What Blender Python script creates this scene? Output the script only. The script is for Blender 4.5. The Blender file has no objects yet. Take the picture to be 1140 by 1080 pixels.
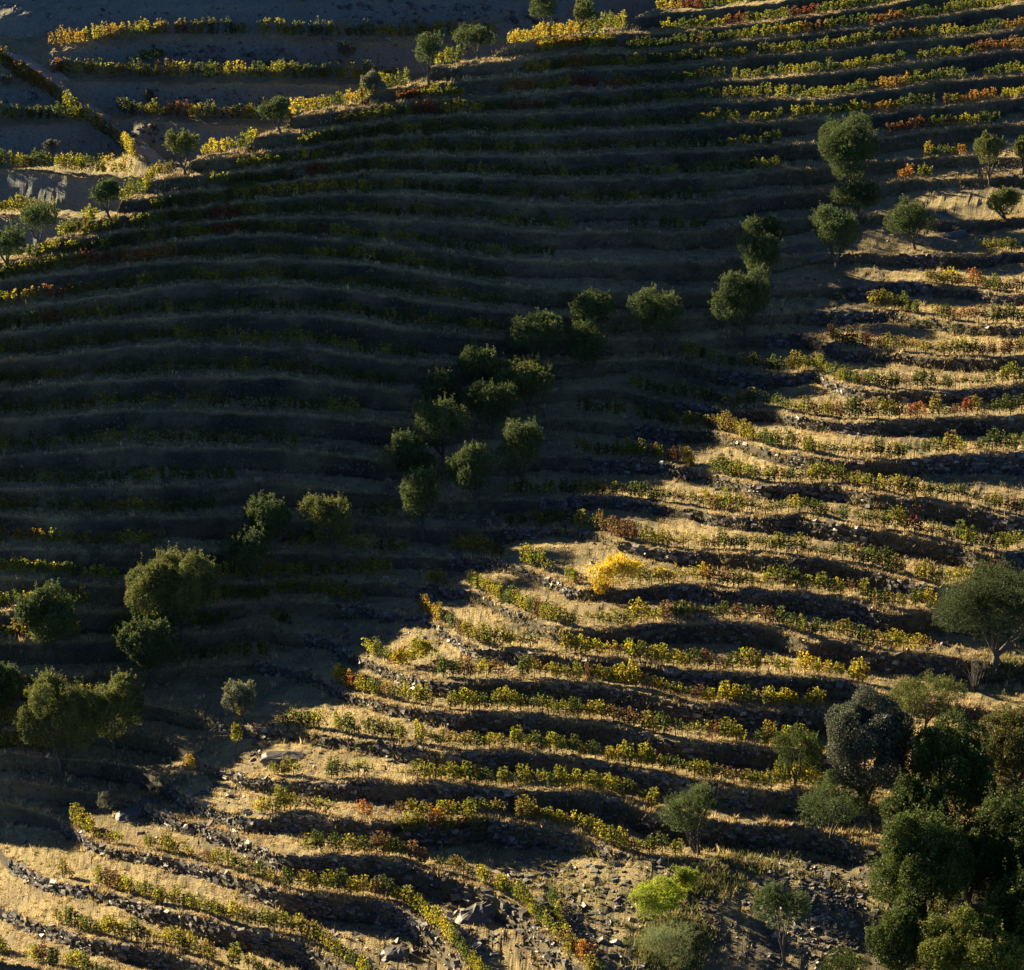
import bpy, math
import numpy as np

# ------------------------------------------------------------------ camera, sky, sun, exposure
SC = bpy.context.scene
SUN_AZ, SUN_EL = math.radians(50.0), math.radians(17.1)     # from straight behind the hill towards the left
cam_data = bpy.data.cameras.new("camera")
cam = bpy.data.objects.new("camera", cam_data)
SC.collection.objects.link(cam)
cam.location = (0.0, -296.6, 150.8)
cam.rotation_euler = (math.radians(90 - 20.0), 0, 0)
cam_data.sensor_fit = 'HORIZONTAL'
cam_data.sensor_width = 36.0
cam_data.lens = 36.0 * 4400.0 / 1140.0
cam_data.clip_start = 1.0
cam_data.clip_end = 5000.0
SC.camera = cam

world = bpy.data.worlds.new("World")
SC.world = world
world.use_nodes = True
wt = world.node_tree
bg = wt.nodes['Background']
sky = wt.nodes.new('ShaderNodeTexSky')
sky.sky_type = 'NISHITA'
sky.sun_disc = False
sky.sun_elevation = SUN_EL
sky.sun_rotation = -SUN_AZ
sky.altitude = 600.0
sky.air_density = 0.4
sky.dust_density = 0.0
sky.ozone_density = 4.5
wt.links.new(sky.outputs[0], bg.inputs[0])
bg.inputs[1].default_value = 0.05

sun_data = bpy.data.lights.new("sun", 'SUN')
sun_data.energy = 5.0
sun_data.angle = math.radians(0.5)
sun_data.color = (1.0, 0.81, 0.50)
sun = bpy.data.objects.new("sun", sun_data)
SC.collection.objects.link(sun)
# the lamp shines down its local -Z; +Z looks at the sun at (-sin az, cos az)
sun.rotation_euler = (math.radians(90) - SUN_EL, 0, math.pi + SUN_AZ)
SC.view_settings.view_transform = 'Standard'
SC.view_settings.look = 'None'
SC.view_settings.gamma = 1
SC.view_settings.exposure = 2.28

#GEO-BEGIN
rng = np.random.default_rng(7)
F = 4400.0                      # focal length in photo pixels (photo 1140 x 1080)
PITCH = math.radians(20.0)
CAM = np.array([0.0, -296.6, 150.8])
FWD = np.array([0.0, math.cos(PITCH), -math.sin(PITCH)])
UP = np.array([0.0, math.sin(PITCH), math.cos(PITCH)])

def ray(X, Y):
    X = np.asarray(X, float); Y = np.asarray(Y, float)
    d = FWD * F + (540.0 - Y)[..., None] * UP
    d = d + np.stack([X - 570.0, np.zeros_like(X), np.zeros_like(X)], -1)
    return d

def on_plane(X, Y, z):
    d = ray(X, Y)
    t = (np.asarray(z, float) - CAM[2]) / d[..., 2]
    return CAM + d * t[..., None]

def project(P):
    v = np.asarray(P, float) - CAM
    k = F / (v @ FWD)
    return 570.0 + v[..., 0] * k, 540.0 - (v @ UP) * k

def mpp(P):                     # metres per photo pixel at P
    return float((np.asarray(P, float) - CAM) @ FWD) / F

def hash2(ix, iy, seed):
    h = (ix.astype(np.int64) * 374761393 + iy.astype(np.int64) * 668265263 + seed * 974711) & 0x7fffffff
    h = ((h ^ (h >> 13)) * 1274126177) & 0x7fffffff
    return ((h ^ (h >> 16)) & 0xffff) / 65535.0

def noise(x, y, seed=0):        # value noise, -1..1
    x = np.asarray(x, float); y = np.asarray(y, float)
    ix = np.floor(x); iy = np.floor(y); fx = x - ix; fy = y - iy
    fx = fx * fx * (3 - 2 * fx); fy = fy * fy * (3 - 2 * fy)
    a = hash2(ix, iy, seed); b = hash2(ix + 1, iy, seed)
    c = hash2(ix, iy + 1, seed); d = hash2(ix + 1, iy + 1, seed)
    return 2 * (a + (b - a) * fx + (c - a) * fy + (a - b - c + d) * fx * fy) - 1

def fbm(x, y, seed=0, o=4):
    s = 0; w = 1.0; t = 0
    for k in range(o):
        s = s + w * noise(np.asarray(x) * 2 ** k, np.asarray(y) * 2 ** k, seed + k * 17); t += w; w *= 0.55
    return s / t

def curve(pts, X):              # cubic Hermite through traced points, linear beyond the ends
    p = np.array(pts, float); x = p[:, 0]; y = p[:, 1]
    s = np.diff(y) / np.diff(x)
    m = np.empty(len(x)); m[0] = s[0]; m[-1] = s[-1]
    for i in range(1, len(x) - 1):
        m[i] = 0 if s[i-1] * s[i] <= 0 else 2 * s[i-1] * s[i] / (s[i-1] + s[i])
    X = np.asarray(X, float)
    i = np.clip(np.searchsorted(x, X) - 1, 0, len(x) - 2)
    h = x[i+1] - x[i]; t = (X - x[i]) / h
    tt = np.clip(t, 0, 1)
    r = (2*tt**3-3*tt**2+1)*y[i] + (tt**3-2*tt**2+tt)*h*m[i] + (-2*tt**3+3*tt**2)*y[i+1] + (tt**3-tt**2)*h*m[i+1]
    r = r + np.where(t < 0, (X - x[0]) * np.clip(m[0], -.25, .25), 0) + np.where(t > 1, (X - x[-1]) * np.clip(m[-1], -.3, .5), 0)
    return r

# terrace edges, lowest first: where each terrace's outer lip runs across the hillside
LIPS = [
 [(-60,1058),(0,1070),(50,1078),(100,1092),(200,1125),(400,1230),(640,1350),(1140,1400)],
 [(-80,985),(-10,1003),(35,1025),(70,1035),(107,1047),(130,1050),(190,1060),(235,1075),(285,1092),(400,1150),(640,1280),(1140,1330)],
 [(-80,915),(-10,935),(22,963),(60,980),(125,995),(175,1010),(210,1018),(260,1032),(300,1040),(340,1052),(385,1082),(450,1130),(640,1220),(1140,1260)],
 [(-80,885),(0,893),(55,906),(82,922),(120,942),(175,952),(225,963),(285,982),(330,995),(385,1000),(430,1005),(455,1016),(490,1042),(515,1072),(560,1120),(660,1170),(1140,1200)],
 [(-80,862),(0,868),(100,880),(150,891),(170,900),(205,911),(240,918),(285,940),(322,953),(385,955),(435,958),(485,972),(515,981),(570,1006),(600,1032),(635,1070),(700,1100),(1140,1130)],
 [(-80,832),(0,838),(120,848),(180,864),(205,885),(240,900),(285,910),(322,908),(385,912),(425,917),(500,916),(535,910),(570,916),(620,922),(657,935),(695,950),(745,957),(795,958),(860,964),(1000,1000),(1140,1030)],
 [(-80,796),(0,800),(150,815),(210,832),(232,852),(250,857),(285,867),(347,870),(390,870),(460,872),(535,877),(570,880),(620,882),(675,887),(710,897),(735,906),(800,913),(855,918),(895,920),(1000,950),(1140,970)],
 [(-80,785),(0,787),(150,785),(220,795),(285,812),(340,816),(390,822),(450,829),(510,838),(570,838),(620,842),(670,850),(710,858),(770,870),(805,877),(855,882),(885,881),(1000,905),(1140,925)],
 [(-80,757),(0,755),(120,750),(285,738),(340,750),(365,762),(400,775),(440,785),(500,793),(570,796),(620,801),(690,810),(750,825),(800,829),(855,834),(900,838),(1000,862),(1140,880)],
 [(-80,716),(0,715),(150,710),(285,699),(360,708),(395,728),(430,742),(470,756),(520,760),(570,758),(620,760),(670,765),(720,774),(782,787),(855,790),(915,792),(1000,816),(1140,836)],
 [(-80,680),(0,680),(150,680),(305,669),(395,674),(437,683),(465,684),(497,702),(535,722),(570,725),(640,732),(700,738),(735,745),(785,750),(855,755),(920,756),(1000,778),(1140,795)],
 [(-80,642),(0,642),(150,652),(285,648),(420,648),(510,657),(535,662),(570,679),(595,689),(620,699),(652,702),(720,697),(785,694),(855,698),(905,716),(935,714),(970,723),(1000,729),(1060,733),(1140,738)],
 [(-80,608),(0,610),(150,612),(285,614),(430,619),(540,621),(570,628),(607,641),(652,655),(695,656),(732,653),(770,653),(807,657),(855,659),(905,663),(955,671),(995,683),(1040,682),(1140,690)],
 [(-80,573),(0,575),(100,575),(260,575),(400,583),(540,590),(610,588),(657,592),(695,605),(745,612),(795,615),(855,619),(905,623),(955,631),(1005,644),(1042,655),(1105,650),(1140,655)],
 [(-80,548),(0,545),(140,541),(285,538),(400,546),(500,556),(590,556),(652,555),(695,556),(745,563),(795,572),(855,577),(882,575),(917,580),(955,588),(992,594),(1060,606),(1105,618),(1140,614)],
 [(-80,510),(0,507),(75,503),(150,497),(285,498),(360,503),(435,513),(520,518),(610,508),(660,510),(715,515),(745,517),(783,526),(820,536),(855,541),(922,540),(985,551),(1060,562),(1140,578)],
 [(-80,472),(0,467),(75,461),(175,456),(285,458),(360,463),(435,471),(520,475),(627,466),(695,471),(755,479),(783,480),(820,489),(855,500),(890,506),(930,512),(995,513),(1030,510),(1080,507),(1140,505)],
 [(-80,438),(0,432),(75,426),(150,421),(285,418),(360,423),(435,434),(520,440),(600,435),(657,432),(745,446),(808,455),(855,457),(892,465),(930,469),(980,470),(1030,470),(1080,466),(1140,464)],
 [(-80,405),(0,400),(62,396),(125,388),(200,384),(285,386),(335,387),(410,398),(485,403),(570,406),(657,402),(732,400),(808,412),(867,417),(900,415),(945,430),(980,435),(1040,437),(1080,434),(1140,430)],
 [(-80,380),(0,372),(55,364),(140,356),(225,351),(285,349),(360,351),(435,362),(510,371),(570,377),(657,377),(780,378),(855,372),(905,376),(945,390),(995,394),(1040,398),(1095,400),(1140,397)],
 [(-80,356),(0,345),(70,336),(140,325),(225,316),(285,316),(385,322),(460,332),(570,347),(657,352),(780,352),(870,349),(955,347),(995,348),(1040,356),(1080,361),(1140,364)],
 [(-80,325),(0,308),(80,297),(120,294),(175,292),(285,289),(385,292),(460,301),(570,318),(640,324),(770,326),(880,321),(975,318),(995,315),(1040,318),(1080,324),(1115,329),(1140,330)],
 [(-80,310),(0,292),(62,281),(125,273),(207,261),(285,262),(385,268),(460,275),(570,289),(645,291),(770,294),(855,286),(940,283),(1005,284),(1067,286),(1140,283)],
 [(-80,285),(60,262),(130,245),(190,240),(232,239),(285,243),(380,242),(430,243),(500,247),(570,254),(640,258),(770,258),(855,246),(930,241),(1000,240),(1070,247),(1140,243)],
 [(-80,262),(60,235),(152,216),(220,212),(255,213),(310,215),(372,215),(510,220),(570,224),(640,228),(770,225),(855,218),(905,214),(995,203),(1040,200),(1140,197)],
 [(0,230),(120,208),(197,198),(285,195),(335,193),(440,194),(570,198),(640,200),(770,197),(855,191),(905,188),(980,179),(1080,174),(1140,175)],
 [(0,212),(120,195),(222,180),(285,175),(335,172),(377,171),(440,172),(570,173),(640,172),(770,168),(855,163),(905,160),(987,152),(1060,143),(1140,137)],
 [(0,196),(120,180),(230,166),(297,160),(367,152),(420,150),(470,150),(570,150),(640,147),(770,141),(855,136),(912,130),(980,126),(1055,119),(1140,108)],
 [(0,180),(200,156),(300,145),(385,137),(435,130),(470,128),(570,127),(640,124),(770,116),(855,112),(905,111),(955,104),(1005,98),(1072,90),(1140,84)],
 [(0,165),(200,140),(380,121),(452,114),(522,111),(570,105),(640,101),(712,98),(790,92),(855,88),(945,79),(995,73),(1055,65),(1140,56)],
 [(0,150),(200,125),(380,105),(482,92),(522,88),(570,82),(670,76),(735,72),(787,67),(855,63),(917,57),(1010,46),(1080,40),(1140,31)],
 [(0,130),(200,105),(400,83),(545,66),(620,60),(700,59),(745,55),(810,49),(855,43),(950,33),(1030,20),(1140,5)],
 [(0,110),(300,75),(500,55),(590,46),(640,41),(700,38),(740,36),(782,33),(855,25),(950,12),(1030,-2),(1140,-20)],
 [(0,90),(300,60),(500,38),(640,24),(760,13),(855,3),(950,-10),(1140,-45)],
]
for k in range(1, 9):
    LIPS.append([(x, y - 23 * (k - 1)) for x, y in [(0,70),(300,38),(500,18),(640,4),(760,-8),(855,-18),(950,-32),(1140,-68)]])
NL = len(LIPS)
CREST = [(-420,552),(-300,474),(-150,389),(-60,328),(0,290),(60,262),(100,245),(135,223),(170,199),(222,173),(285,151),(330,127),(400,106),(455,89),(485,73),(530,59),(570,49),(640,36),(700,20),(740,0),(780,-30),(860,-60),(1000,-95),(1140,-135),(1600,-260)]
HT = 1.65
ZN = np.concatenate([[0], np.cumsum(np.interp(np.arange(60), [0, 7, 13, 18, 22, 26, 30, 34], [1.45, 1.40, 1.50, 1.50, 1.10, 1.11, 1.11, 1.10]))])

def lip_z(n, X):
    w = np.clip((np.asarray(X, float) - 600) / 260, 0, 1); w = w * w * (3 - 2 * w)
    return np.interp(n, np.arange(61), ZN) - w * np.clip(5 - np.asarray(n, float), 0, 6) * 1.9

RG = [2.7, 2.84, 200.0, 295.0, 2.18, 169.0, 3.0, -130.0, 2.3]
GYL = [(-420,1160),(-80,950),(60,862),(200,775),(300,695),(400,612),(500,535),(650,455),(780,395),(870,335),(980,262),(1060,225),(1180,160),(1600,-60)]
def relief(X, Y):               # the gully is cut below the general slope, the spur stands above it
    s = Y - np.interp(X, [p[0] for p in GYL], [p[1] for p in GYL])
    t = np.clip((s - 20) / RG[3], 0, 1)
    q = (Y - np.interp(X, [p[0] for p in CREST], [p[1] for p in CREST])) / RG[5]
    w = np.clip((np.asarray(X, float) - 480) / 330, 0, 1); w = w * w * (3 - 2 * w)
    v = np.clip((60 - np.asarray(X, float)) / 170, 0, 1); v = v * v * (3 - 2 * v)
    u = np.clip((RG[7] - np.asarray(X, float)) / 150, 0, 1); u = u * u * (3 - 2 * u)
    return -RG[8] * u - RG[6] * v * np.clip((q * RG[5] - 20) / 120, 0, 1) + (RG[4] - 4.6 * w) * np.exp(-np.clip(q, 0, 9) ** 2) - RG[0] * np.exp(-(s / RG[2]) ** 2) + RG[1] * t * t * (3 - 2 * t)
XC = np.concatenate([np.arange(-420, -40, 8.0), np.arange(-40, 1180, 2.2), np.arange(1180, 1600, 8.0)])
NX = len(XC)
YL = np.array([curve(l, XC) for l in LIPS])
for n in range(NL):
    YL[n] += 1.6 * fbm(XC / 34.0, XC * 0 + n * 7.3, 5, 3)
for n in range(NL - 2, -1, -1):
    YL[n] = np.maximum(YL[n], YL[n + 1] + (22 if n < 12 else 19 if n < 22 else 18))
L3 = np.array([on_plane(XC, YL[n], lip_z(n, XC) + relief(XC, YL[n])) for n in range(NL)])     # NL, NX, 3
CY = curve(CREST, XC)
NCR = np.empty(NX)
for i in range(NX):
    NCR[i] = np.interp(-CY[i], -YL[:, i], np.arange(NL))
#GEO-END
# ------------------------------------------------------------------ mesh helpers
COL = SC.collection
def props(o, label=None, cat=None, group=None, kind=None):
    if label: o['label'] = label
    if cat: o['category'] = cat
    if group: o['group'] = group
    if kind: o['kind'] = kind
    return o
def empty(name, loc, rz=0.0, **kw):
    o = bpy.data.objects.new(name, None); COL.objects.link(o)
    o.empty_display_size = 0.3
    o.location = tuple(float(v) for v in loc); o.rotation_euler = (0, 0, rz)
    return props(o, **kw)
def make_mesh(name, V, Q, col=None, tris=False, smooth=False):
    V = np.asarray(V, np.float32); Q = np.asarray(Q, np.int32)
    me = bpy.data.meshes.new(name)
    k = Q.shape[1]
    me.vertices.add(len(V)); me.vertices.foreach_set('co', V.ravel())
    me.loops.add(Q.size); me.loops.foreach_set('vertex_index', Q.ravel())
    me.polygons.add(len(Q))
    me.polygons.foreach_set('loop_start', np.arange(0, Q.size, k, dtype=np.int32))
    me.polygons.foreach_set('loop_total', np.full(len(Q), k, np.int32))
    me.polygons.foreach_set('use_smooth', np.full(len(Q), bool(smooth)))
    me.update(calc_edges=True)
    if col is not None:
        c = np.ones((len(V), 4), np.float32); c[:, :3] = col
        at = me.color_attributes.new('Col', 'FLOAT_COLOR', 'POINT')
        at.data.foreach_set('color', c.ravel())
    me.validate()
    return me
def link(name, me, mat, parent=None, loc=(0, 0, 0), **kw):
    if not me.materials: me.materials.append(mat)
    o = bpy.data.objects.new(name, me); COL.objects.link(o)
    o.location = tuple(float(v) for v in loc)
    if parent: o.parent = parent
    return props(o, **kw)
def unit(v): return v / np.maximum(np.linalg.norm(v, axis=-1, keepdims=True), 1e-9)

def leaf_quads(C, size, aspect=0.6, r=rng, droop=None, fold=True):
    """random oriented leaf quads round centres C; returns verts, quads"""
    n = len(C)
    a = unit(r.normal(size=(n, 3)) if droop is None else droop + r.normal(size=(n, 3)) * 0.7)
    b = unit(np.cross(a, r.normal(size=(n, 3))))
    s = (size * r.uniform(.65, 1.3, n))[:, None]
    la = a * s * .5; lb = b * s * .5 * aspect
    nn = np.cross(a, b) * s * 0.12
    V = np.stack([C - la, C + lb + nn, C + la, C - lb + nn], 1).reshape(-1, 3)
    Q = np.arange(4 * n).reshape(-1, 4)
    return V, Q
def tubes(paths, sides=6):
    """paths: list of (points Nx3, radii N) -> verts, quads"""
    VV, QQ, off = [], [], 0
    for P, R in paths:
        P = np.asarray(P, float); n = len(P)
        T = np.gradient(P, axis=0); T = unit(T)
        ref = np.array([0.31, 0.95, 0.07])
        A = unit(np.cross(T, ref)); B = np.cross(T, A)
        ang = np.linspace(0, 2 * math.pi, sides, endpoint=False)
        ring = (A[:, None] * np.cos(ang)[None, :, None] + B[:, None] * np.sin(ang)[None, :, None]) * np.asarray(R)[:, None, None]
        V = (P[:, None] + ring).reshape(-1, 3)
        i = np.arange(n - 1)[:, None] * sides; j = np.arange(sides)[None]; j2 = (j + 1) % sides
        Q = np.stack([i + j, i + j2, i + sides + j2, i + sides + j], -1).reshape(-1, 4) + off
        VV.append(V); QQ.append(Q); off += len(V)
    return np.concatenate(VV), np.concatenate(QQ)

# ------------------------------------------------------------------ materials
def new_mat(name):
    m = bpy.data.materials.new(name); m.use_nodes = True
    nt = m.node_tree; b = nt.nodes['Principled BSDF']
    return m, nt, b
def node(nt, t, **kw):
    n = nt.nodes.new(t)
    for k, v in kw.items(): setattr(n, k, v)
    return n
def noise_node(nt, scale, detail=6, rough=.6, vec=None):
    n = node(nt, 'ShaderNodeTexNoise'); n.inputs['Scale'].default_value = scale
    n.inputs['Detail'].default_value = detail; n.inputs['Roughness'].default_value = rough
    if vec: nt.links.new(vec, n.inputs['Vector'])
    return n
def ramp(nt, src, stops):
    r = node(nt, 'ShaderNodeValToRGB')
    e = r.color_ramp.elements
    while len(e) < len(stops): e.new(.5)
    for i, (p, c) in enumerate(stops):
        e[i].position = p; e[i].color = (*c, 1) if len(c) == 3 else c
    nt.links.new(src, r.inputs[0]); return r
def mix(nt, fac, a, b, mode='MIX'):
    m = node(nt, 'ShaderNodeMix', data_type='RGBA', blend_type=mode)
    if isinstance(fac, float): m.inputs[0].default_value = fac
    else: nt.links.new(fac, m.inputs[0])
    nt.links.new(a, m.inputs[6]); nt.links.new(b, m.inputs[7]); return m.outputs[2]

def leaf_material(name, trans, rough=.55, spec=.3):
    m, nt, b = new_mat(name)
    at = node(nt, 'ShaderNodeAttribute', attribute_name='Col')
    nt.links.new(at.outputs['Color'], b.inputs['Base Color'])
    b.inputs['Roughness'].default_value = rough
    b.inputs['Specular IOR Level'].default_value = spec
    tr = node(nt, 'ShaderNodeBsdfTranslucent'); nt.links.new(at.outputs['Color'], tr.inputs['Color'])
    mx = node(nt, 'ShaderNodeMixShader'); mx.inputs[0].default_value = trans
    nt.links.new(b.outputs[0], mx.inputs[1]); nt.links.new(tr.outputs[0], mx.inputs[2])
    nt.links.new(mx.outputs[0], nt.nodes['Material Output'].inputs[0])
    return m
M_VINE = leaf_material('vine_leaves', .58)
M_TREE = leaf_material('tree_leaves', .35, .62, .2)
M_GRASS = leaf_material('dry_grass_blades', .35, .6, .3)

def ground_material():
    m, nt, b = new_mat('hillside_ground')
    tc = node(nt, 'ShaderNodeTexCoord'); ob = tc.outputs['Object']
    at = node(nt, 'ShaderNodeAttribute', attribute_name='Col')
    sep = node(nt, 'ShaderNodeSeparateColor'); nt.links.new(at.outputs['Color'], sep.inputs[0])
    big = noise_node(nt, .12, 5, .6, ob); mid = noise_node(nt, .9, 6, .65, ob); fin = noise_node(nt, 5.5, 6, .75, ob)
    straw = ramp(nt, fin.outputs[0], [(.3, (.09, .07, .032)), (.46, (.31, .24, .10)), (.66, (.50, .40, .18))])
    earth = ramp(nt, mid.outputs[0], [(.3, (.05, .04, .027)), (.55, (.115, .09, .053)), (.75, (.21, .165, .095))])
    fb = ramp(nt, big.outputs[0], [(.42, (0, 0, 0)), (.6, (1, 1, 1))])
    fm = ramp(nt, mid.outputs[0], [(.5, (0, 0, 0)), (.62, (1, 1, 1))])
    c = mix(nt, mix(nt, .5, fb.outputs[0], fm.outputs[0]), straw.outputs[0], earth.outputs[0])
    # schist bank: slabby, streaked along the bedding
    mp = node(nt, 'ShaderNodeMapping'); nt.links.new(ob, mp.inputs[0]); mp.inputs['Scale'].default_value = (1.6, 1.6, 5.0)
    sch = noise_node(nt, 1.6, 8, .75, mp.outputs[0])
    vor = node(nt, 'ShaderNodeTexVoronoi'); vor.inputs['Scale'].default_value = 2.2; nt.links.new(mp.outputs[0], vor.inputs['Vector'])
    rock = ramp(nt, sch.outputs[0], [(.3, (.018, .0165, .011)), (.5, (.052, .048, .031)), (.68, (.115, .10, .07)), (.8, (.24, .21, .155))])
    c2 = mix(nt, sep.outputs[0], c, rock.outputs[0])
    # low green weeds and the slate-grey soil of the far side
    weed = ramp(nt, fin.outputs[0], [(.35, (.02, .03, .012)), (.7, (.075, .09, .03))])
    slate = ramp(nt, fin.outputs[0], [(.32, (.10, .106, .083)), (.7, (.29, .305, .24))])
    c3 = mix(nt, sep.outputs[1], c2, weed.outputs[0])
    c4 = mix(nt, sep.outputs[2], c3, slate.outputs[0])
    nt.links.new(c4, b.inputs['Base Color'])
    b.inputs['Roughness'].default_value = .9; b.inputs['Specular IOR Level'].default_value = .25
    bp = node(nt, 'ShaderNodeBump'); bp.inputs['Strength'].default_value = 1.0; bp.inputs['Distance'].default_value = .3
    add = node(nt, 'ShaderNodeMath', operation='ADD'); nt.links.new(fin.outputs[0], add.inputs[0]); nt.links.new(sch.outputs[0], add.inputs[1])
    nt.links.new(add.outputs[0], bp.inputs['Height']); nt.links.new(bp.outputs[0], b.inputs['Normal'])
    return m
M_GROUND = ground_material()
def stone_material(name, stops, rough):
    m, nt, b = new_mat(name)
    g = node(nt, 'ShaderNodeNewGeometry'); tc = node(nt, 'ShaderNodeTexCoord')
    n = noise_node(nt, 3.0, 5, .6, tc.outputs['Object'])
    add = node(nt, 'ShaderNodeMath', operation='MULTIPLY_ADD'); nt.links.new(g.outputs['Random Per Island'], add.inputs[0])
    add.inputs[1].default_value = .6; nt.links.new(n.outputs[0], add.inputs[2])
    sb = node(nt, 'ShaderNodeMath', operation='SUBTRACT'); nt.links.new(add.outputs[0], sb.inputs[0]); sb.inputs[1].default_value = .3
    r = ramp(nt, sb.outputs[0], stops); nt.links.new(r.outputs[0], b.inputs['Base Color'])
    b.inputs['Roughness'].default_value = rough; b.inputs['Specular IOR Level'].default_value = .45
    bp = node(nt, 'ShaderNodeBump'); bp.inputs['Distance'].default_value = .04
    nt.links.new(n.outputs[0], bp.inputs['Height']); nt.links.new(bp.outputs[0], b.inputs['Normal'])
    return m
M_STONE = stone_material('schist_stones', [(.1, (.016, .014, .012)), (.45, (.05, .044, .036)), (.72, (.11, .097, .078)), (.95, (.32, .28, .22))], .6)
def bark_material():
    m, nt, b = new_mat('bark')
    tc = node(nt, 'ShaderNodeTexCoord'); n = noise_node(nt, 6, 6, .7, tc.outputs['Object'])
    r = ramp(nt, n.outputs[0], [(.3, (.025, .02, .015)), (.7, (.10, .085, .065))]); nt.links.new(r.outputs[0], b.inputs['Base Color'])
    b.inputs['Roughness'].default_value = .9
    bp = node(nt, 'ShaderNodeBump'); bp.inputs['Distance'].default_value = .05
    nt.links.new(n.outputs[0], bp.inputs['Height']); nt.links.new(bp.outputs[0], b.inputs['Normal'])
    return m
M_BARK = bark_material()
def road_material():
    m, nt, b = new_mat('dirt_track')
    tc = node(nt, 'ShaderNodeTexCoord'); n = noise_node(nt, 2.2, 6, .7, tc.outputs['Object'])
    r = ramp(nt, n.outputs[0], [(.3, (.14, .115, .085)), (.7, (.33, .28, .20))]); nt.links.new(r.outputs[0], b.inputs['Base Color'])
    b.inputs['Roughness'].default_value = .95
    return m
M_ROAD = road_material()

# ------------------------------------------------------------------ terraced surfaces
def sstep(x, a, b):
    t = np.clip((x - a) / (b - a), 0, 1); return t * t * (3 - 2 * t)
GULLY = [(-80,930),(60,862),(200,775),(300,695),(400,612),(500,535),(650,455),(780,395),(870,335),(980,262),(1060,225),(1180,160)]
TT = np.array([0, .05, .13, .25, .4, .55, .7, .85, .96])
SS = np.array([0, .14, .34, .56, .8])
NP = len(TT) + len(SS)

def build_surface(Lp, zs, strength, wallw, rise, xc, rough):
    """Lp: lips (n,NX,3); returns vertex grid (rows,NX,3) and bank mask (rows,NX)"""
    n = len(Lp); rows = []; mask = []
    for k in range(n - 1):
        A = Lp[k]; B = Lp[k + 1]; D = B - A
        d = np.linalg.norm(D[:, :2], axis=1)
        w = wallw(k, d)
        tr = 1 - w / d
        a = strength(k)
        z0 = A[:, 2]; z1 = B[:, 2]; h = z1 - z0
        r = np.clip(rise(k) * (d - w), -1.0 if k < 6 else -.75, .35 * h)
        for t in TT:
            f = t * tr
            z = z0 + r * t
            zl = z0 + h * f
            P = A + D * f[:, None]
            P[:, 2] = z * a + zl * (1 - a); rows.append(P); mask.append(np.zeros(len(xc)) + 0)
        for s in SS:
            f = tr + (1 - tr) * s
            z = z0 + r + (h - r) * s
            zl = z0 + h * f
            P = A + D * f[:, None]
            P[:, 2] = z * a + zl * (1 - a); rows.append(P); mask.append(np.ones(len(xc)) * (.25 + .75 * a))
    rows.append(Lp[-1].copy()); mask.append(np.zeros(len(xc)))
    V = np.array(rows); M = np.array(mask)
    x, y, z = V[..., 0], V[..., 1], V[..., 2]
    rg = rough
    dz = .22 * fbm(x / 3.1, y / 3.1, 11, 4) + rg * .17 * fbm(x / .75, y / .75 + z, 21, 3)
    dh = (.10 + .30 * M) * rg * fbm(x / .9 + 7, z / .35 + y * .2, 31, 3) + .10 * fbm(x / 2.5, z / 1.5, 33, 2)
    V[..., 2] += dz
    V[..., 1] += dh * 1.0
    return V, M

def strength_main(k):
    X = XC; Y = (YL[k] + YL[k + 1]) / 2
    a = np.ones(NX)
    a *= 1 - sstep(X, 600, 720) * (1.0 if k <= 4 else 0.0)
    if 5 <= k <= 9: a *= 1 - .5 * sstep(X, 930, 1010)
    gy = curve(GULLY, X)
    a *= 1 - (.6 if k > 6 else .3) * np.exp(-((Y - gy) / 42.0) ** 2)
    a *= .25 + .75 * sstep(NCR - k, .1, 1.1)
    a *= .85 + .15 * fbm(X / 60, X * 0 + k * 3.1, 77, 2)
    return np.clip(a, 0, 1)
def wallw_main(k, d):
    X = XC; Y = YL[k + 1]
    lit = sstep(X - np.interp(Y, [100, 270, 415, 555, 760, 965], [1300, 1110, 850, 640, 355, 10]), -30, 60)
    w = .28 + .5 * (1 - lit) + .2 * np.clip(fbm(X / 90, X * 0 + k * 5.3, 55, 2), 0, 1)
    return np.minimum(w, .42 * d)
V, MK = build_surface(L3, None, strength_main, wallw_main, lambda k: -.22 if k < 6 else -.17 if k < 9 else -.11, XC, 1.0)
# beyond the crest the hill falls away on its hidden side
NROW = V.shape[0]
RN = np.concatenate([k + np.concatenate([TT * .85, .85 + .15 * SS]) for k in range(NL - 1)] + [[NL - 1.0]])
k0 = np.clip(NCR.astype(int), 0, NL - 2); g = NCR - k0; ii = np.arange(NX)
CR3 = L3[k0, ii] * (1 - g[:, None]) + L3[k0 + 1, ii] * g[:, None]
LASTROW = np.zeros(NX, int)
for i in range(NX):
    q = RN - NCR[i]
    b = q > 0
    if not b.any(): LASTROW[i] = NROW - 1; continue
    q = q[b]
    LASTROW[i] = np.argmax(b) - 1
    prev = V[max(LASTROW[i], 0), i]
    drop = 2.6 * (np.sqrt(q * q + .5) - .7071) + .9 * q
    V[b, i, 0] = prev[0] + q * (prev[0] - CAM[0]) / (prev[1] - CAM[1]) * 3.2
    V[b, i, 1] = prev[1] + .1 + q * 3.2
    V[b, i, 2] = prev[2] - drop + .1 * fbm(V[b, i, 0] / 2, V[b, i, 1] / 2, 91, 2)
    MK[b, i] = .15
def grid_quads(nr, nc):
    i = np.arange(nr - 1)[:, None] * nc; j = np.arange(nc - 1)[None]
    return np.stack([i + j, i + j + 1, i + nc + j + 1, i + nc + j], -1).reshape(-1, 4)
weedmask = np.clip(fbm(V[..., 0] / 7, V[..., 1] / 7, 41, 3) * 2.2 - .55, 0, .5)
gyc = curve(GULLY, XC); PX, PY = project(V)
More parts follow.
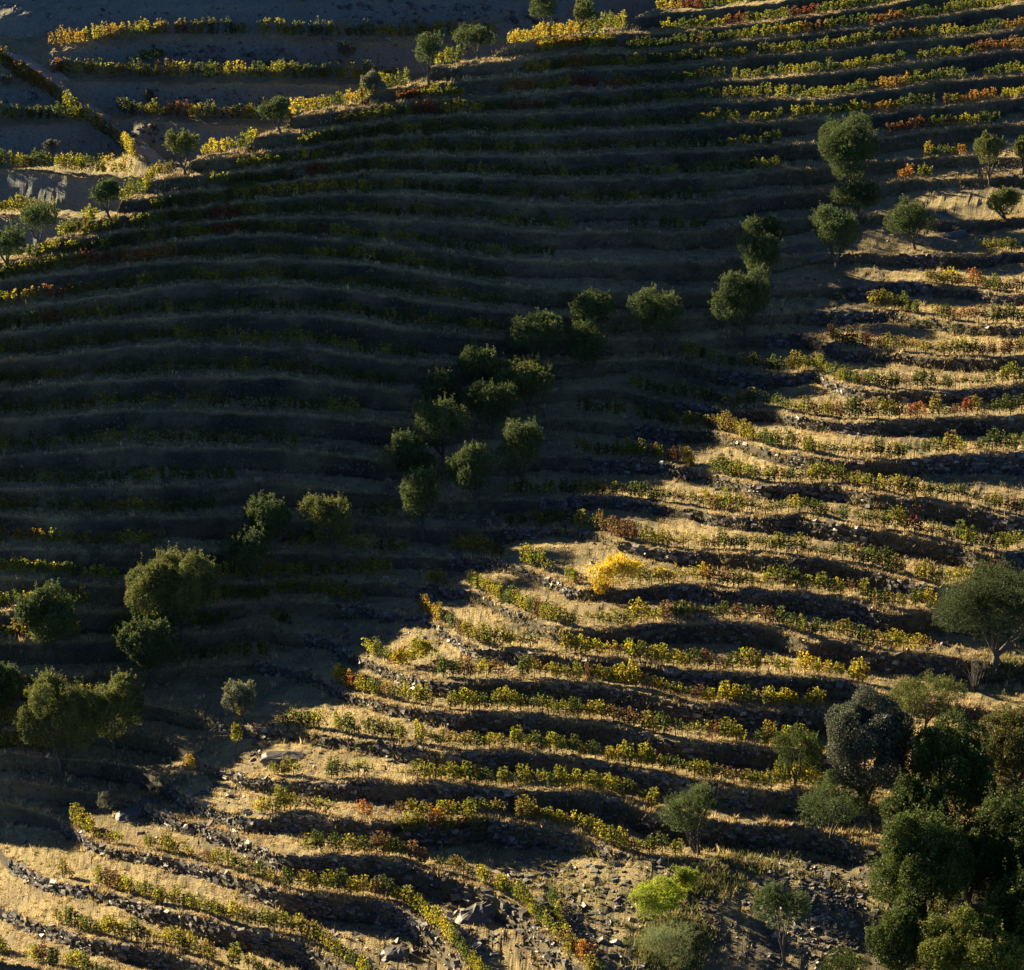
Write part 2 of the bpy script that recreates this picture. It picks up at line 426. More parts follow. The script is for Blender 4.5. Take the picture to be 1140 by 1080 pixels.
shadeside = 1 - sstep(PX - np.interp(PY, [100, 270, 415, 555, 760, 965], [1300, 1110, 850, 640, 355, 10]), -60, 40)
weedmask = weedmask * .6
lowright = sstep(PX, 640, 720) * sstep(PY, 950, 975)
MK2 = np.clip(MK * (.55 + .6 * fbm(V[..., 0] / 4, V[..., 2] / 2, 47, 3) + .25) , 0, 1)
rockpatch = lowright * np.clip(.55 + fbm(V[..., 0] / 3, V[..., 1] / 3, 61, 3) * 1.3, .15, 1)
MK2 = np.maximum(MK2, rockpatch)
MK2 = np.maximum(MK2, np.clip(fbm(V[..., 0] / 2.4, V[..., 1] / 2.0, 63, 4) * 2.2 - .45, 0, .75))
col = np.stack([MK2, weedmask, np.zeros_like(MK)], -1).reshape(-1, 3)
hill = link('terraced_hillside', make_mesh('terraced_hillside', V.reshape(-1, 3), grid_quads(NROW, NX), col), M_GROUND, kind='structure')

PY_MONO = np.minimum.accumulate(PY, axis=0)
def surf(X, Y):
    """point of the near hillside that photo pixel (X, Y) falls on"""
    i = int(np.clip(np.searchsorted(XC, X), 1, NX - 1)); out = []
    for c in (i - 1, i):
        last = LASTROW[c]; y = PY_MONO[:last + 1, c]
        r = np.interp(-Y, -y, np.arange(last + 1)); k = min(int(r), last - 1); t = r - k
        out.append(V[k, c] * (1 - t) + V[k + 1, c] * t)
    t = (X - XC[i-1]) / (XC[i] - XC[i-1])
    return out[0] * (1 - t) + out[1] * t
def on_lip(n, i, off):
    """ground point on terrace n, column i, off metres behind its outer edge"""
    D = L3[n + 1, i] - L3[n, i]; d = np.linalg.norm(D[:2])
    blk = V[n * NP:(n + 1) * NP + 1, i]
    dist = np.hypot(blk[:, 0] - blk[0, 0], blk[:, 1] - blk[0, 1])
    o = min(off, .5 * d)
    return np.array([np.interp(o, dist, blk[:, c]) for c in range(3)])

# ------------------------------------------------------------------ the far slope beyond the crest
FL = [
 [(-300,330),(0,350),(300,330),(700,300)],
 [(-300,285),(0,295),(300,280),(700,250)],
 [(-300,230),(0,242),(60,243),(300,235),(700,200)],
 [(-300,182),(0,190),(97,198),(160,200),(300,190),(700,150)],
 [(-300,138),(0,140),(67,139),(122,134),(200,137),(250,140),(400,142),(700,110)],
 [(-300,95),(0,93),(70,91),(135,91),(215,94),(285,93),(355,94),(450,95),(700,80)],
 [(-300,60),(0,58),(57,57),(115,50),(187,44),(285,43),(340,47),(447,47),(505,46),(600,46),(760,38),(1000,30)],
 [(-300,25),(0,20),(60,12),(150,8),(300,5),(450,2),(600,2),(800,0),(1000,-8)],
 [(-300,-15),(0,-22),(300,-35),(600,-38),(1000,-45)],
 [(-300,-55),(0,-62),(300,-75),(600,-78),(1000,-85)],
 [(-300,-95),(0,-102),(300,-115),(600,-118),(1000,-125)],
]
XF = np.arange(-300, 960, 2.6); NF = len(XF)
YF = np.array([curve(l, XF) for l in FL])
for n in range(len(FL)): YF[n] += 1.2 * fbm(XF / 40.0, XF * 0 + n * 9.1, 205, 3)
c0 = CR3[np.searchsorted(XC, 0)]; dd = ray(0.0, 242.0)
ZF = CAM[2] + dd[2] / dd[1] * (c0[1] + 30 - CAM[1]) + 2.84 * (np.arange(len(FL)) - 2)
xs_ = np.arange(0, 900, 60.0); off_ = []
for x_ in xs_:                   # keep the far slope behind the crest all the way to the right
    i_ = np.searchsorted(XC, x_); j_ = np.searchsorted(XF, x_); py = max(float(CY[i_]), -80.0)
    cr_ = on_plane(XC[i_], YL[min(int(NCR[i_]), NL - 1), i_], L3[min(int(NCR[i_]), NL - 1), i_, 2]); d_ = ray(x_, py)
    off_.append(CAM[2] + d_[2] / d_[1] * (cr_[1] + 26 - CAM[1]) - np.interp(-py, -YF[:, j_], ZF))
pf_ = np.polyfit(xs_, off_, 2); OFFX = np.polyval(pf_, np.clip(XF, 0, 900))
OFFX += np.maximum(0, max(np.array(off_) - np.polyval(pf_, xs_)))
F3 = np.array([on_plane(XF, YF[n], ZF[n] + OFFX) for n in range(len(FL))])
ROAD = [(-60,48),(0,55),(37,69),(60,86),(80,113),(120,138),(162,172),(190,200)]
def strength_far(k):
    Y = (YF[k] + YF[k + 1]) / 2
    ry = np.interp(XF, [p[0] for p in ROAD], [p[1] for p in ROAD])
    a = 1 - .9 * np.exp(-((Y - ry) / 16.0) ** 2) * (1 - sstep(XF, 150, 230))
    if k >= 6: a = a * .35
    return a
VF, MF = build_surface(F3, None, strength_far, lambda k, d: np.minimum(3.9, .52 * d) + 0 * d, lambda k: .02, XF, 1.0)
colf = np.stack([np.clip(MF * .35, 0, 1) * 0 + .0, 0 * MF, np.clip(.15 + .95 * MF, 0, 1)], -1)
RP = np.interp
pxf, pyf = project(VF)
colf[..., 2] = np.clip(colf[..., 2] + .7 * (pyf < 40), 0, 1)
far_hill = link('far_hillside', make_mesh('far_hillside', VF.reshape(-1, 3), grid_quads(VF.shape[0], NF), colf.reshape(-1, 3)), M_GROUND, kind='structure')
PYF = np.minimum.accumulate(pyf, axis=0)
def surf_far(X, Y):
    i = int(np.clip(np.searchsorted(XF, X), 1, NF - 1)); out = []
    for c in (i - 1, i):
        y = PYF[:, c]; r = np.interp(-Y, -y, np.arange(len(y))); k = min(int(r), len(y) - 2); t = r - k
        out.append(VF[k, c] * (1 - t) + VF[k + 1, c] * t)
    t = (X - XF[i-1]) / (XF[i] - XF[i-1])
    return out[0] * (1 - t) + out[1] * t
# the valley floor and country round both slopes, far below and out of the picture
gx = np.linspace(-1500, 1500, 41); gy2 = np.linspace(-700, 1500, 31)
GX, GY = np.meshgrid(gx, gy2)
GZ = -45 + 8 * fbm(GX / 200, GY / 200, 301, 3)
link('valley_ground', make_mesh('valley_ground', np.stack([GX, GY, GZ], -1).reshape(-1, 3), grid_quads(31, 41), np.zeros((31 * 41, 3))), M_GROUND, kind='structure')

# dirt track down the far slope
def dense(pts, step):
    p = np.array(pts, float); s = np.concatenate([[0], np.cumsum(np.hypot(*np.diff(p, axis=0).T))])
    t = np.arange(0, s[-1], step); return np.stack([np.interp(t, s, p[:, 0]), np.interp(t, s, p[:, 1])], 1)
rp = np.array([surf_far(x, y) for x, y in dense(ROAD, 2.5)])
for _ in range(4): rp[1:-1] = (rp[:-2] + rp[1:-1] * 2 + rp[2:]) / 4
tng = unit(np.gradient(rp, axis=0)); sd = unit(np.cross(tng, [0, 0, 1.0]))
rv = []
for k, u in enumerate(np.linspace(-1.4, 1.4, 7)):
    q = rp + sd * u + sd * (.2 * noise(np.arange(len(rp)) / 3.0, np.arange(len(rp)) * 0 + k, 8))[:, None]
    q[:, 2] += .16 - .05 * (abs(abs(u) - .8) < .3)
    rv.append(q)
rv = np.array(rv)
link('dirt_track', make_mesh('dirt_track', rv.reshape(-1, 3), grid_quads(7, len(rp))), M_ROAD, kind='structure')

# ------------------------------------------------------------------ vines
GREEN = (.058, .080, .011); YGREEN = (.31, .28, .02); YELLOW = (.46, .33, .03); ORANGE = (.34, .135, .03); RED = (.21, .035, .02); BROWN = (.15, .075, .03); DARKG = (.045, .075, .016)
HOT = [  # photo x, y, radius x, radius y, colour, strength
 (250,232,14,8,RED,1),(250,248,18,7,RED,1),(165,282,34,8,ORANGE,1),(105,285,20,8,RED,.8),(60,322,16,8,RED,.8),(55,350,14,6,RED,.8),(20,328,20,8,YELLOW,.8),(335,186,28,8,RED,.9),
 (345,208,50,10,YELLOW,.8),(455,107,20,9,RED,.9),(475,120,16,9,RED,.9),(515,115,20,10,YELLOW,.9),(582,98,18,12,ORANGE,1),(585,115,20,8,RED,.6),(662,88,24,9,RED,1),(690,84,20,8,ORANGE,.8),(600,68,14,9,YELLOW,.8),(630,48,16,9,ORANGE,.6),(640,66,14,7,ORANGE,.8),(610,30,40,14,YELLOW,.8),
 (710,8,14,9,ORANGE,1),(770,8,24,9,RED,1),(740,8,20,9,YELLOW,.7),(818,16,10,8,RED,1),(895,8,14,9,RED,.9),(900,22,24,7,ORANGE,.7),(985,14,20,8,RED,.7),(1000,30,22,8,ORANGE,.6),(1110,46,26,8,RED,.7),(990,86,20,7,ORANGE,.7),(980,112,14,7,RED,.6),(1085,100,22,8,ORANGE,1),(1000,135,30,8,RED,.8),(1075,158,12,8,ORANGE,1),(1035,158,10,8,YELLOW,1),(1010,192,10,7,ORANGE,1),(1130,20,14,8,ORANGE,.6),
 (1078,308,18,10,ORANGE,1),(1050,304,22,10,YELLOW,.7),(1075,348,14,8,ORANGE,.9),(968,380,10,8,RED,1),(1010,385,30,8,ORANGE,.5),(1110,386,20,7,BROWN,.7),(1008,452,12,8,RED,1),(1028,452,10,8,ORANGE,.8),(1070,452,8,7,RED,1),(920,460,16,8,ORANGE,.8),(805,470,20,10,ORANGE,.6),(830,482,16,10,ORANGE,.6),(755,510,16,8,ORANGE,.6),
 (720,587,40,10,BROWN,.8),(680,580,20,10,BROWN,.6),(790,600,12,7,RED,.6),(1018,580,8,7,RED,.9),(1035,717,8,8,RED,.9),(735,677,10,8,BROWN,.9),(810,640,30,7,RED,.4),(850,690,12,8,RED,.6),(480,668,10,7,ORANGE,1),(500,680,14,9,RED,.9),(420,690,8,8,ORANGE,.9),(380,748,18,9,YELLOW,1),(395,755,12,9,ORANGE,.7),(375,788,14,8,ORANGE,.7),
 (700,790,25,10,BROWN,.7),(410,900,12,8,RED,.8),(480,918,12,8,ORANGE,.6),(470,950,30,8,RED,.6),(505,952,12,8,RED,.6),(90,1015,30,8,BROWN,.8),(150,1026,24,8,RED,.5),(225,1038,16,8,RED,.6),(140,980,20,7,ORANGE,.4),(650,1065,16,10,ORANGE,.9),(180,925,14,7,BROWN,.6),(790,870,12,8,YELLOW,.9),(1030,640,50,10,YELLOW,.4),(1000,715,40,10,YELLOW,.5),(930,745,40,9,YELLOW,.8),(890,780,40,9,YELLOW,.7),
 (85,45,24,7,ORANGE,.55),(60,50,8,7,RED,.5),(130,38,18,6,ORANGE,.5),(200,36,30,7,RED,.4),(240,38,20,7,RED,.4),(60,75,10,9,RED,.9),(200,125,12,9,RED,.8),(30,75,30,14,BROWN,.9),(45,100,14,12,ORANGE,.7),(180,178,10,10,RED,.6),(155,180,20,18,YELLOW,.5),(240,155,16,12,YELLOW,.7),(330,115,30,20,YELLOW,.6),(390,98,16,10,ORANGE,.5),(560,50,30,20,YELLOW,.8),
 (150,560,40,8,YELLOW,.35),(30,592,30,8,ORANGE,.5),(60,410,60,8,BROWN,.5),(345,405,20,6,RED,.5),(240,440,20,6,RED,.4),
]
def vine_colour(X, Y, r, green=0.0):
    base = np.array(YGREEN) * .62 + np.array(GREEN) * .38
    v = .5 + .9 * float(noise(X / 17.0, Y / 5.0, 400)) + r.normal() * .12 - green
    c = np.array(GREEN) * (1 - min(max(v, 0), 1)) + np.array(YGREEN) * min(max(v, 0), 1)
    if v > 1.12: c = c * .4 + np.array(YELLOW) * .6
    if float(noise(X / 11.0 + 5, Y / 6.0, 410)) > .72: c = c * .4 + np.array(BROWN) * .6
    w = 0
    for hx, hy, rx, ry, hc, s in HOT:
        q = ((X - hx) / rx) ** 2 + ((Y - hy) / ry) ** 2
        if q < 1.4: k = s * (1 - q / 1.4) ** .5; c = c * (1 - k) + np.array(hc) * k
    return c

def vine_points(r, n, length, h0, h1, thick, canes=None):
    """leaf centres of a short piece of trellised vine: shoots hanging and standing from a cordon"""
    ns = max(3, int(length * 7)); P = []
    sx = r.uniform(-length / 2, length / 2, ns)
    per = n // ns + 1
    for x in sx:
        top = r.uniform(.65, 1.05) * h1; lean = r.normal(0, .12, 2)
        t = r.uniform(0, 1, per) ** .8
        z = h0 + (top - h0) * t
        if canes is not None: canes.append(([[x, 0, .70], [x + lean[0] * .5, lean[1] * .3, (h0 + top) / 2 + .1], [x + lean[0], lean[1] * .6, max(top, .9)]], [.014, .012, .009])); canes.append(([[x, 0, .74], [x - lean[0] * .2, 0, h0]], [.010, .008]))
        bulge = thick * (1 - .55 * abs(2 * t - 1) ** 2)
        P.append(np.stack([x + lean[0] * t + np.clip(r.normal(0, .10, per), -.15, .15), np.clip(r.normal(0, .36, per), -.5, .5) * bulge + lean[1] * t * .6, z + r.normal(0, .04, per)], 1))
    return np.concatenate(P)
def leaf_cols(c, n, r, var=.22, mixg=1.0):
    k = np.clip(1 + r.normal(0, var, (n, 1)), .35, 1.8)
    hue = 1 + r.normal(0, .16, (n, 3))
    g_ = (r.random((n, 1)) < .28) * r.uniform(.3, .9, (n, 1)) * mixg
    c = np.asarray(c) * (1 - g_) + np.array([.11, .12, .02]) * g_
    return np.repeat(np.clip(c * k * hue, .002, .7), 4, axis=0)

PAL = [GREEN, YGREEN, tuple(np.array(GREEN) * .5 + np.array(YGREEN) * .5), YELLOW, tuple(np.array(YGREEN) * .5 + np.array(YELLOW) * .5), ORANGE, RED, BROWN, tuple(np.array(BROWN) * .5 + np.array(YGREEN) * .5), tuple(np.array(ORANGE) * .5 + np.array(YELLOW) * .5)]
PALA = np.array(PAL)
SHAPES = 5
VINE_MESH = {}
rv_ = np.random.default_rng(50)
for s in range(SHAPES):
    sparse = s >= 3
    canes = []
    pts = vine_points(rv_, 270 if not sparse else 120, 1.3, .28 if not sparse else .5, 1.75 if not sparse else 1.5, .62 if not sparse else .5, canes)
    Vv, Qv = leaf_quads(pts, .165, .85, rv_)
    Vt, Qt = tubes([([[-.6, 0, .72], [0, .02, .74], [.6, 0, .75]], [.02, .03, .02]), ([[-.25, 0, .73], [-.3, 0, 1.25]], [.02, .01]), ([[.3, 0, .74], [.33, 0, 1.2]], [.02, .01])] + canes, 4)
    nv = len(Vv); Vv = np.concatenate([Vv, Vt]); Qv = np.concatenate([Qv, Qt + nv])
    for ci, c in enumerate(PAL):
        VINE_MESH[s, ci] = make_mesh('vine_foliage', Vv, Qv, np.concatenate([leaf_cols(np.array(c), len(pts), rv_), np.full((len(Vt), 3), .05)]))
STEM_MESH = []
for s in range(4):
    r = np.random.default_rng(70 + s)
    p = np.array([[0, 0, -.1], [r.normal(0, .03), r.normal(0, .03), .25], [r.normal(0, .06), r.normal(0, .04), .55], [r.normal(0, .08), 0, .75]])
    arms = [(p, [.05, .04, .035, .025]), ([p[3], p[3] + [.3, 0, .06], p[3] + [.55, .02, .04]], [.022, .018, .01]), ([p[3], p[3] + [-.3, 0, .05], p[3] + [-.5, 0, .08]], [.022, .018, .01])]
    a, b = tubes(arms, 5); STEM_MESH.append(make_mesh('vine_stem', a, b))
POST_V, POST_Q = tubes([([[0, 0, -.2], [0, 0, .6], [.01, 0, 1.55]], [.045, .042, .035])], 6)
POST_MESH = make_mesh('trellis_post', POST_V, POST_Q)

def walk(pts3, step):
    s = np.concatenate([[0], np.cumsum(np.linalg.norm(np.diff(pts3, axis=0), axis=1))])
    t = np.arange(step / 2, s[-1], step)
    P = np.stack([np.interp(t, s, pts3[:, c]) for c in range(3)], 1)
    T = np.stack([np.interp(t + .3, s, pts3[:, c]) - np.interp(t - .3, s, pts3[:, c]) for c in range(3)], 1)
    return P, T
def lit_x(Y): return float(np.interp(Y, [100, 270, 415, 555, 760, 965], [1300, 1110, 850, 640, 355, 10]))

def vine_row(lines, label, group, single=True, dens=1.0, big=1.0, gap=.12, seed=0):
    """lines: list of Nx3 ground polylines making one row"""
    r = np.random.default_rng(1000 + seed)
    root = None; mass_v = []; mass_c = []; cnt = 0
    P0 = lines[0][len(lines[0]) // 2]
    root = empty('vine_row', P0, label=label, cat='vine row', group=group)
    npost = 0
    for L in lines:
        if len(L) < 2: continue
        P, T = walk(L, 1.08)
        for p, t in zip(P, T):
            X, Y = project(p)
            if X < -25 or X > 1165 or Y < -20 or Y > 1110: continue
            gp = float(noise(X / 9.0, seed * 3.3, 500)) + r.normal() * .3
            if gp > 1.1 - gap * 1.2: continue
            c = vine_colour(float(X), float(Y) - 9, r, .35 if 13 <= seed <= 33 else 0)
            lit = X > lit_x(Y) - 25 and Y > 255
            ang = math.atan2(t[1], t[0])
            if single and lit and cnt < 98:
                sparse = float(noise(X / 40.0, Y / 14.0, 520)) > .5
                s = r.integers(3, 5) if sparse or r.random() < .1 else r.integers(0, 3)
                ci = int(np.argmin(((np.sqrt(PALA) - np.sqrt(c)) ** 2).sum(1)))
                o = bpy.data.objects.new('grapevine', VINE_MESH[int(s), ci]); COL.objects.link(o); o.parent = root
                o.location = (p[0] - P0[0], p[1] - P0[1], p[2] - P0[2])
                k = r.uniform(.85, 1.2) * big
                o.rotation_euler = (0, 0, ang + r.normal() * .1 + (math.pi if r.random() < .5 else 0)); o.scale = (k, k * r.uniform(.8, 1.25), k * r.uniform(.8, 1.15))
                st = bpy.data.objects.new('vine_stem', STEM_MESH[int(r.integers(4))]); COL.objects.link(st); st.parent = o
                cnt += 1
            else:
                n = int(150 * dens)
                pts = vine_points(r, n, 1.2 * big, .25, 1.6 * big * (1 + .25 * float(noise(X / 7.0, seed, 530))), .5 * big)
                ca, sa = math.cos(ang), math.sin(ang)
                q = np.stack([pts[:, 0] * ca - pts[:, 1] * sa, pts[:, 0] * sa + pts[:, 1] * ca, pts[:, 2]], 1) + p - P0
                vv, _ = leaf_quads(q, .20, .85, r)
                mass_v.append(vv); mass_c.append(leaf_cols(c, len(q), r))
        # trellis posts
        P, T = walk(L, 6.5)
        for p in P:
            X, Y = project(p)
            if Y > 270 and X > lit_x(Y) - 10 and -10 < X < 1150 and Y < 1090 and npost < 30:
                o = bpy.data.objects.new('trellis_post', POST_MESH); COL.objects.link(o); o.parent = root
                o.location = (p[0] - P0[0], p[1] - P0[1] - .1, p[2] - P0[2]); o.scale = (1, 1, r.uniform(.7, 1.05)); o.rotation_euler = (r.normal() * .06, r.normal() * .06, 0)
                npost += 1
    if mass_v:
        vv = np.concatenate(mass_v)
        link('vine_foliage', make_mesh('vine_foliage', vv, np.arange(len(vv)).reshape(-1, 4), np.concatenate(mass_c)), M_VINE, root)
    if not root.children: bpy.data.objects.remove(root)
    return root
for m_ in VINE_MESH.values(): m_.materials.append(M_VINE)
for m_ in STEM_MESH: m_.materials.append(M_BARK)
POST_MESH.materials.append(M_BARK)

def lip_line(n, x0, x1, off=1.15):
    idx = [i for i in range(NX) if x0 <= XC[i] <= x1 and NCR[i] > n + .45]
    idx = idx[::2] if len(idx) > 5 else idx
    return np.array([on_lip(n, i, off + .25 * float(noise(XC[i] / 30, n * 2.0, 88))) for i in idx]) if len(idx) > 1 else np.zeros((0, 3))
def pix_line(pts, f=surf, step=6):
    return np.array([f(x, y) for x, y in dense(pts, step)])

ROWS = {  # terrace: (list of (x0, x1)), label)
 0: ([(-20,18),(34,62),(74,175)], 'low green vine row cut by the bottom left edge of the picture'),
 1: ([(60,335)], 'brownish red and green vine row below the pointed terrace tip at the bottom left'),
 2: ([(64,84),(104,428)], 'long green vine row sloping down to the right above the lowest left terraces'),
 3: ([(80,112),(118,140),(160,217),(228,565)], 'vine row from the grey shrubs at lower left down to the bottom edge'),
 4: ([(335,377),(383,480),(484,660)], 'vine row with an arched first vine bending down past the leaning rock slab'),
 5: ([(-20,60),(285,378),(402,418),(438,760)], 'green vine row ending at the round olive tree low on the rocky slope'),
 6: ([(-20,120),(300,332),(362,416),(443,742)], 'vine row with dark round bushy vines ending in yellow left of the lower olive'),
 7: ([(-20,110),(262,275),(312,358),(372,915)], 'sparse vine row on the terrace of the two small yellow staked vines at lower left'),
 8: ([(200,300),(375,480),(495,900)], 'vine row with bare brown vines in its middle ending at the low dark bush'),
 9: ([(-20,90),(120,260),(300,330),(405,440),(486,915)], 'vine row ending in bright yellow vines left of the tall grey holm oak'),
 10: ([(-20,100),(180,300),(306,400),(468,604),(612,972)], 'green vine row passing under the small stone wall above the holm oak'),
 11: ([(-20,140),(230,440),(470,512),(520,645),(655,1040)], 'vine row just below the big golden bush, ending at the large dark olive'),
 12: ([(-20,180),(320,455),(500,560),(580,612),(628,655),(705,1040)], 'vine row that runs right from the big golden bush on the sunlit spur'),
 13: ([(-20,240),(330,450),(560,768),(778,1110)], 'vine row with leafless brown vines directly above the big golden bush'),
 14: ([(-20,260),(560,1145)], 'long vine row starting at the shadow edge in the middle of the picture'),
 15: ([(-20,330),(640,776),(790,1145)], 'vine row with a short gap near its sunlit left end below the gully trees'),
 16: ([(-20,400),(640,1145)], 'fifth sunlit vine row down from the rocky bank at the right edge'),
 17: ([(-20,440),(700,1145)], 'sunlit vine row with three small red patches near the right edge'),
 18: ([(-20,470),(760,1145)], 'sunlit vine row curving steeply down at its left end beside the shadow'),
 19: ([(-20,560),(922,1145)], 'sunlit vine row whose left end has one bright red vine'),
 20: ([(-20,560),(968,1145)], 'yellow and orange vine row, second from the top of the sunlit spur'),
 21: ([(-20,560),(1028,1145)], 'bright orange and yellow vine row at the top of the sunlit spur'),
 22: ([(-20,620),(1092,1145)], 'short yellow green vine row at the right edge above the topmost orange row'),
 23: ([(40,640),(700,790)], 'dark vine row in the shade level with the upper gully olives'),
 24: ([(165,800),(1000,1040)], 'shaded vine row with a small orange end right of the big dark gully tree'),
 25: ([(235,330),(340,870),(1028,1082)], 'shaded vine row with a short orange and yellow piece above the right hand olives'),
 26: ([(262,870),(985,1116)], 'vine row passing behind the top of the big dark gully tree, red towards the right'),
 27: ([(330,870),(880,1145)], 'fifth vine row from the top right corner, lit along its top'),
 28: ([(372,1080),(1095,1145)], 'fourth vine row from the top right corner, with a gap near the edge'),
 29: ([(440,520),(560,1145)], 'third vine row from the top right corner, red patches at its left end'),
 30: ([(585,1145)], 'second vine row from the top right corner, orange at its left end'),
 31: ([(695,1145)], 'vine row along the top right corner, yellow topped'),
 32: ([(735,1060)], 'short yellow green vine row at the very top edge right of the ridge'),
 33: ([(690,950)], 'red and yellow vine row cut by the top edge of the picture'),
}
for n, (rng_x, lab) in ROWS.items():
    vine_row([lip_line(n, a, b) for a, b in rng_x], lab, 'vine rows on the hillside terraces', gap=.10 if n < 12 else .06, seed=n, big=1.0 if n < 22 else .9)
vine_row([pix_line([(436,930),(480,925),(545,928)])], 'short dark green vine row tucked between two longer rows near the bottom centre', 'vine rows on the hillside terraces', seed=60)
vine_row([pix_line([(612,1002),(622,1030),(632,1055),(655,1080),(670,1100)])], 'short upright vine row running downhill beside the grassy path at the bottom centre', 'vine rows on the hillside terraces', seed=61)
for k, (pts, lab) in enumerate([
  ([(66,240),(84,232),(106,226)], 'short bright yellow vine row on the ridge between the two lowest ridge olives'),
  ([(134,214),(160,190),(190,178)], 'yellow vine row on the ridge left of the third ridge olive'),
  ([(224,168),(250,152),(288,138)], 'yellow green vine row on the ridge between the third and fourth ridge olives'),
  ([(324,126),(350,112),(385,100),(425,88),(455,80)], 'long yellow green vine row climbing the ridge towards the dark ridge olive'),
  ([(484,72),(500,67),(516,63)], 'small yellow vine clump on the ridge just right of the dark ridge olive'),
  ([(566,47),(600,42),(640,34),(690,22),(700,18)], 'glowing yellow and orange vine row at the top of the ridge'),
  ([(600,56),(625,52),(660,50),(690,50)], 'orange vine row just under the crest below the topmost ridge olive')]):
    vine_row([pix_line([(x, y + 3) for x, y in pts])], lab, 'vine rows along the ridge', single=False, dens=1.3, big=1.12, gap=0, seed=70 + k)
for k, (pts, lab) in enumerate([
  ([(57,55),(115,48),(187,43),(285,42),(340,45),(447,45),(505,44),(560,44)], 'topmost vine row on the far slope, orange at its left end'),
  ([(58,86),(72,88),(135,89),(215,92),(285,91),(355,92),(450,93)], 'middle vine row on the far slope with a pale strip of grass under it'),
  ([(132,132),(200,135),(270,138),(330,138)], 'lowest short vine row on the far slope right of the dirt track'),
  ([(-15,138),(67,137),(100,137)], 'vine row at the left edge ending at the dirt track'),
  ([(-15,188),(50,192),(97,196),(150,198)], 'dense green vine row below the dirt track at the left edge'),
  ([(-15,240),(20,241),(60,241)], 'green vine row at the left edge behind the lowest ridge olives')]):
    vine_row([pix_line([(x, y - 3) for x, y in pts], surf_far)], lab, 'vine rows on the far slope', single=False, dens=1.5, big=1.25, gap=-.2, seed=80 + k)
vine_row([pix_line([(-10,66),(0,72),(20,88),(50,103),(72,120),(100,140),(130,160),(152,180)], surf_far)], 'brown and orange vine row running down along the dirt track', 'vine rows on the far slope', single=False, dens=1.6, big=1.3, gap=-.1, seed=90)

# ------------------------------------------------------------------ stones: terrace walls and scree
def stones(P, S, yaw, r, tilt=.25):
    n = len(P)
    c = np.array([[-1,-1,-1],[1,-1,-1],[1,1,-1],[-1,1,-1],[-1,-1,1],[1,-1,1],[1,1,1],[-1,1,1]], float) * .5
    B = c[None] * (1 + r.uniform(-.28, .28, (n, 8, 3))) * S[:, None]
    tx = r.normal(0, tilt, n); ca, sa = np.cos(tx), np.sin(tx)
    y = B[..., 1] * ca[:, None] - B[..., 2] * sa[:, None]; z = B[..., 1] * sa[:, None] + B[..., 2] * ca[:, None]
    ty = r.normal(0, tilt * .6, n); cb, sb = np.cos(ty), np.sin(ty)
    x = B[..., 0] * cb[:, None] + z * sb[:, None]; z = -B[..., 0] * sb[:, None] + z * cb[:, None]
    cy, sy = np.cos(yaw)[:, None], np.sin(yaw)[:, None]
    W = np.stack([x * cy - y * sy, x * sy + y * cy, z], -1) + P[:, None]
    q = np.array([[0,3,2,1],[4,5,6,7],[0,1,5,4],[1,2,6,5],[2,3,7,6],[3,0,4,7]])
    Q = (np.arange(n)[:, None, None] * 8 + q[None]).reshape(-1, 4)
    return W.reshape(-1, 3), Q
WALLX = {1:(-30,420),2:(10,430),3:(70,560),4:(140,640),5:(185,860),6:(225,1000),7:(235,1000),8:(285,1010),9:(340,1060),10:(380,1140),11:(440,1150),12:(500,1150),13:(560,1150),14:(600,1150),15:(650,1150),16:(700,1150),17:(750,1150),18:(800,1150),19:(850,1150),20:(900,1150),21:(940,1150),22:(1000,1150)}
ordn = ['lowest','second','third','fourth','fifth','sixth','seventh','eighth','ninth','tenth','eleventh','twelfth','thirteenth','fourteenth','fifteenth','sixteenth','seventeenth','eighteenth','nineteenth','twentieth','twenty first','topmost']
for n, (x0, x1) in WALLX.items():
    r = np.random.default_rng(3000 + n)
    idx = np.where((XC >= x0) & (XC <= x1))[0]
    blk = V[(n - 1) * NP + len(TT) - 1: n * NP + 2]           # foot ... lip, next row
    P = []; YW = []
    seg = np.linalg.norm(np.diff(L3[n, idx], axis=0), axis=1); Ltot = seg.sum()
    N = int(Ltot * 34)
    u = r.uniform(0, len(idx) - 1.001, N); i = idx[0] + u.astype(int); f = u - u.astype(int)
    dens = .45 + 1.3 * fbm(XC[i] / 45.0, i * 0 + n * 4.7, 600, 3)
    edge = np.minimum(XC[i] - x0, 120) < 50
    keep = r.random(N) < np.clip(dens + .6 * edge, .10, 1)
    i = i[keep]; f = f[keep]; N = len(i)
    s = r.uniform(0.0, 1.0, N) ** .75 * (blk.shape[0] - 2.0)
    k = s.astype(int); t = s - k
    A = blk[k, i] * (1 - t[:, None]) + blk[k + 1, i] * t[:, None]
    B = blk[k, i + 1] * (1 - t[:, None]) + blk[k + 1, i + 1] * t[:, None]
    P = A * (1 - f[:, None]) + B * f[:, None]
    T = L3[n, i + 1] - L3[n, i]; yaw = np.arctan2(T[:, 1], T[:, 0]) + r.normal(0, .25, N)
    big = r.random(N) ** 3
    S = np.stack([r.uniform(.13, .36, N) + .5 * big ** 2, r.uniform(.14, .26, N) + .25 * big ** 2, r.uniform(.05, .14, N) + .3 * big ** 2], 1)
    vv, qq = stones(P, S, yaw, r)
    o0 = P[len(P) // 2].copy()
    link('stone_wall', make_mesh('stone_wall', vv - o0, qq), M_STONE, None, o0, label='broken dark schist retaining wall, %s wall up from the bottom of the sunlit spur' % ordn[n - 1] if n < 22 else 'broken dark schist bank wall topmost of all on the sunlit spur', cat='stone wall', group='retaining walls of the sunlit spur')

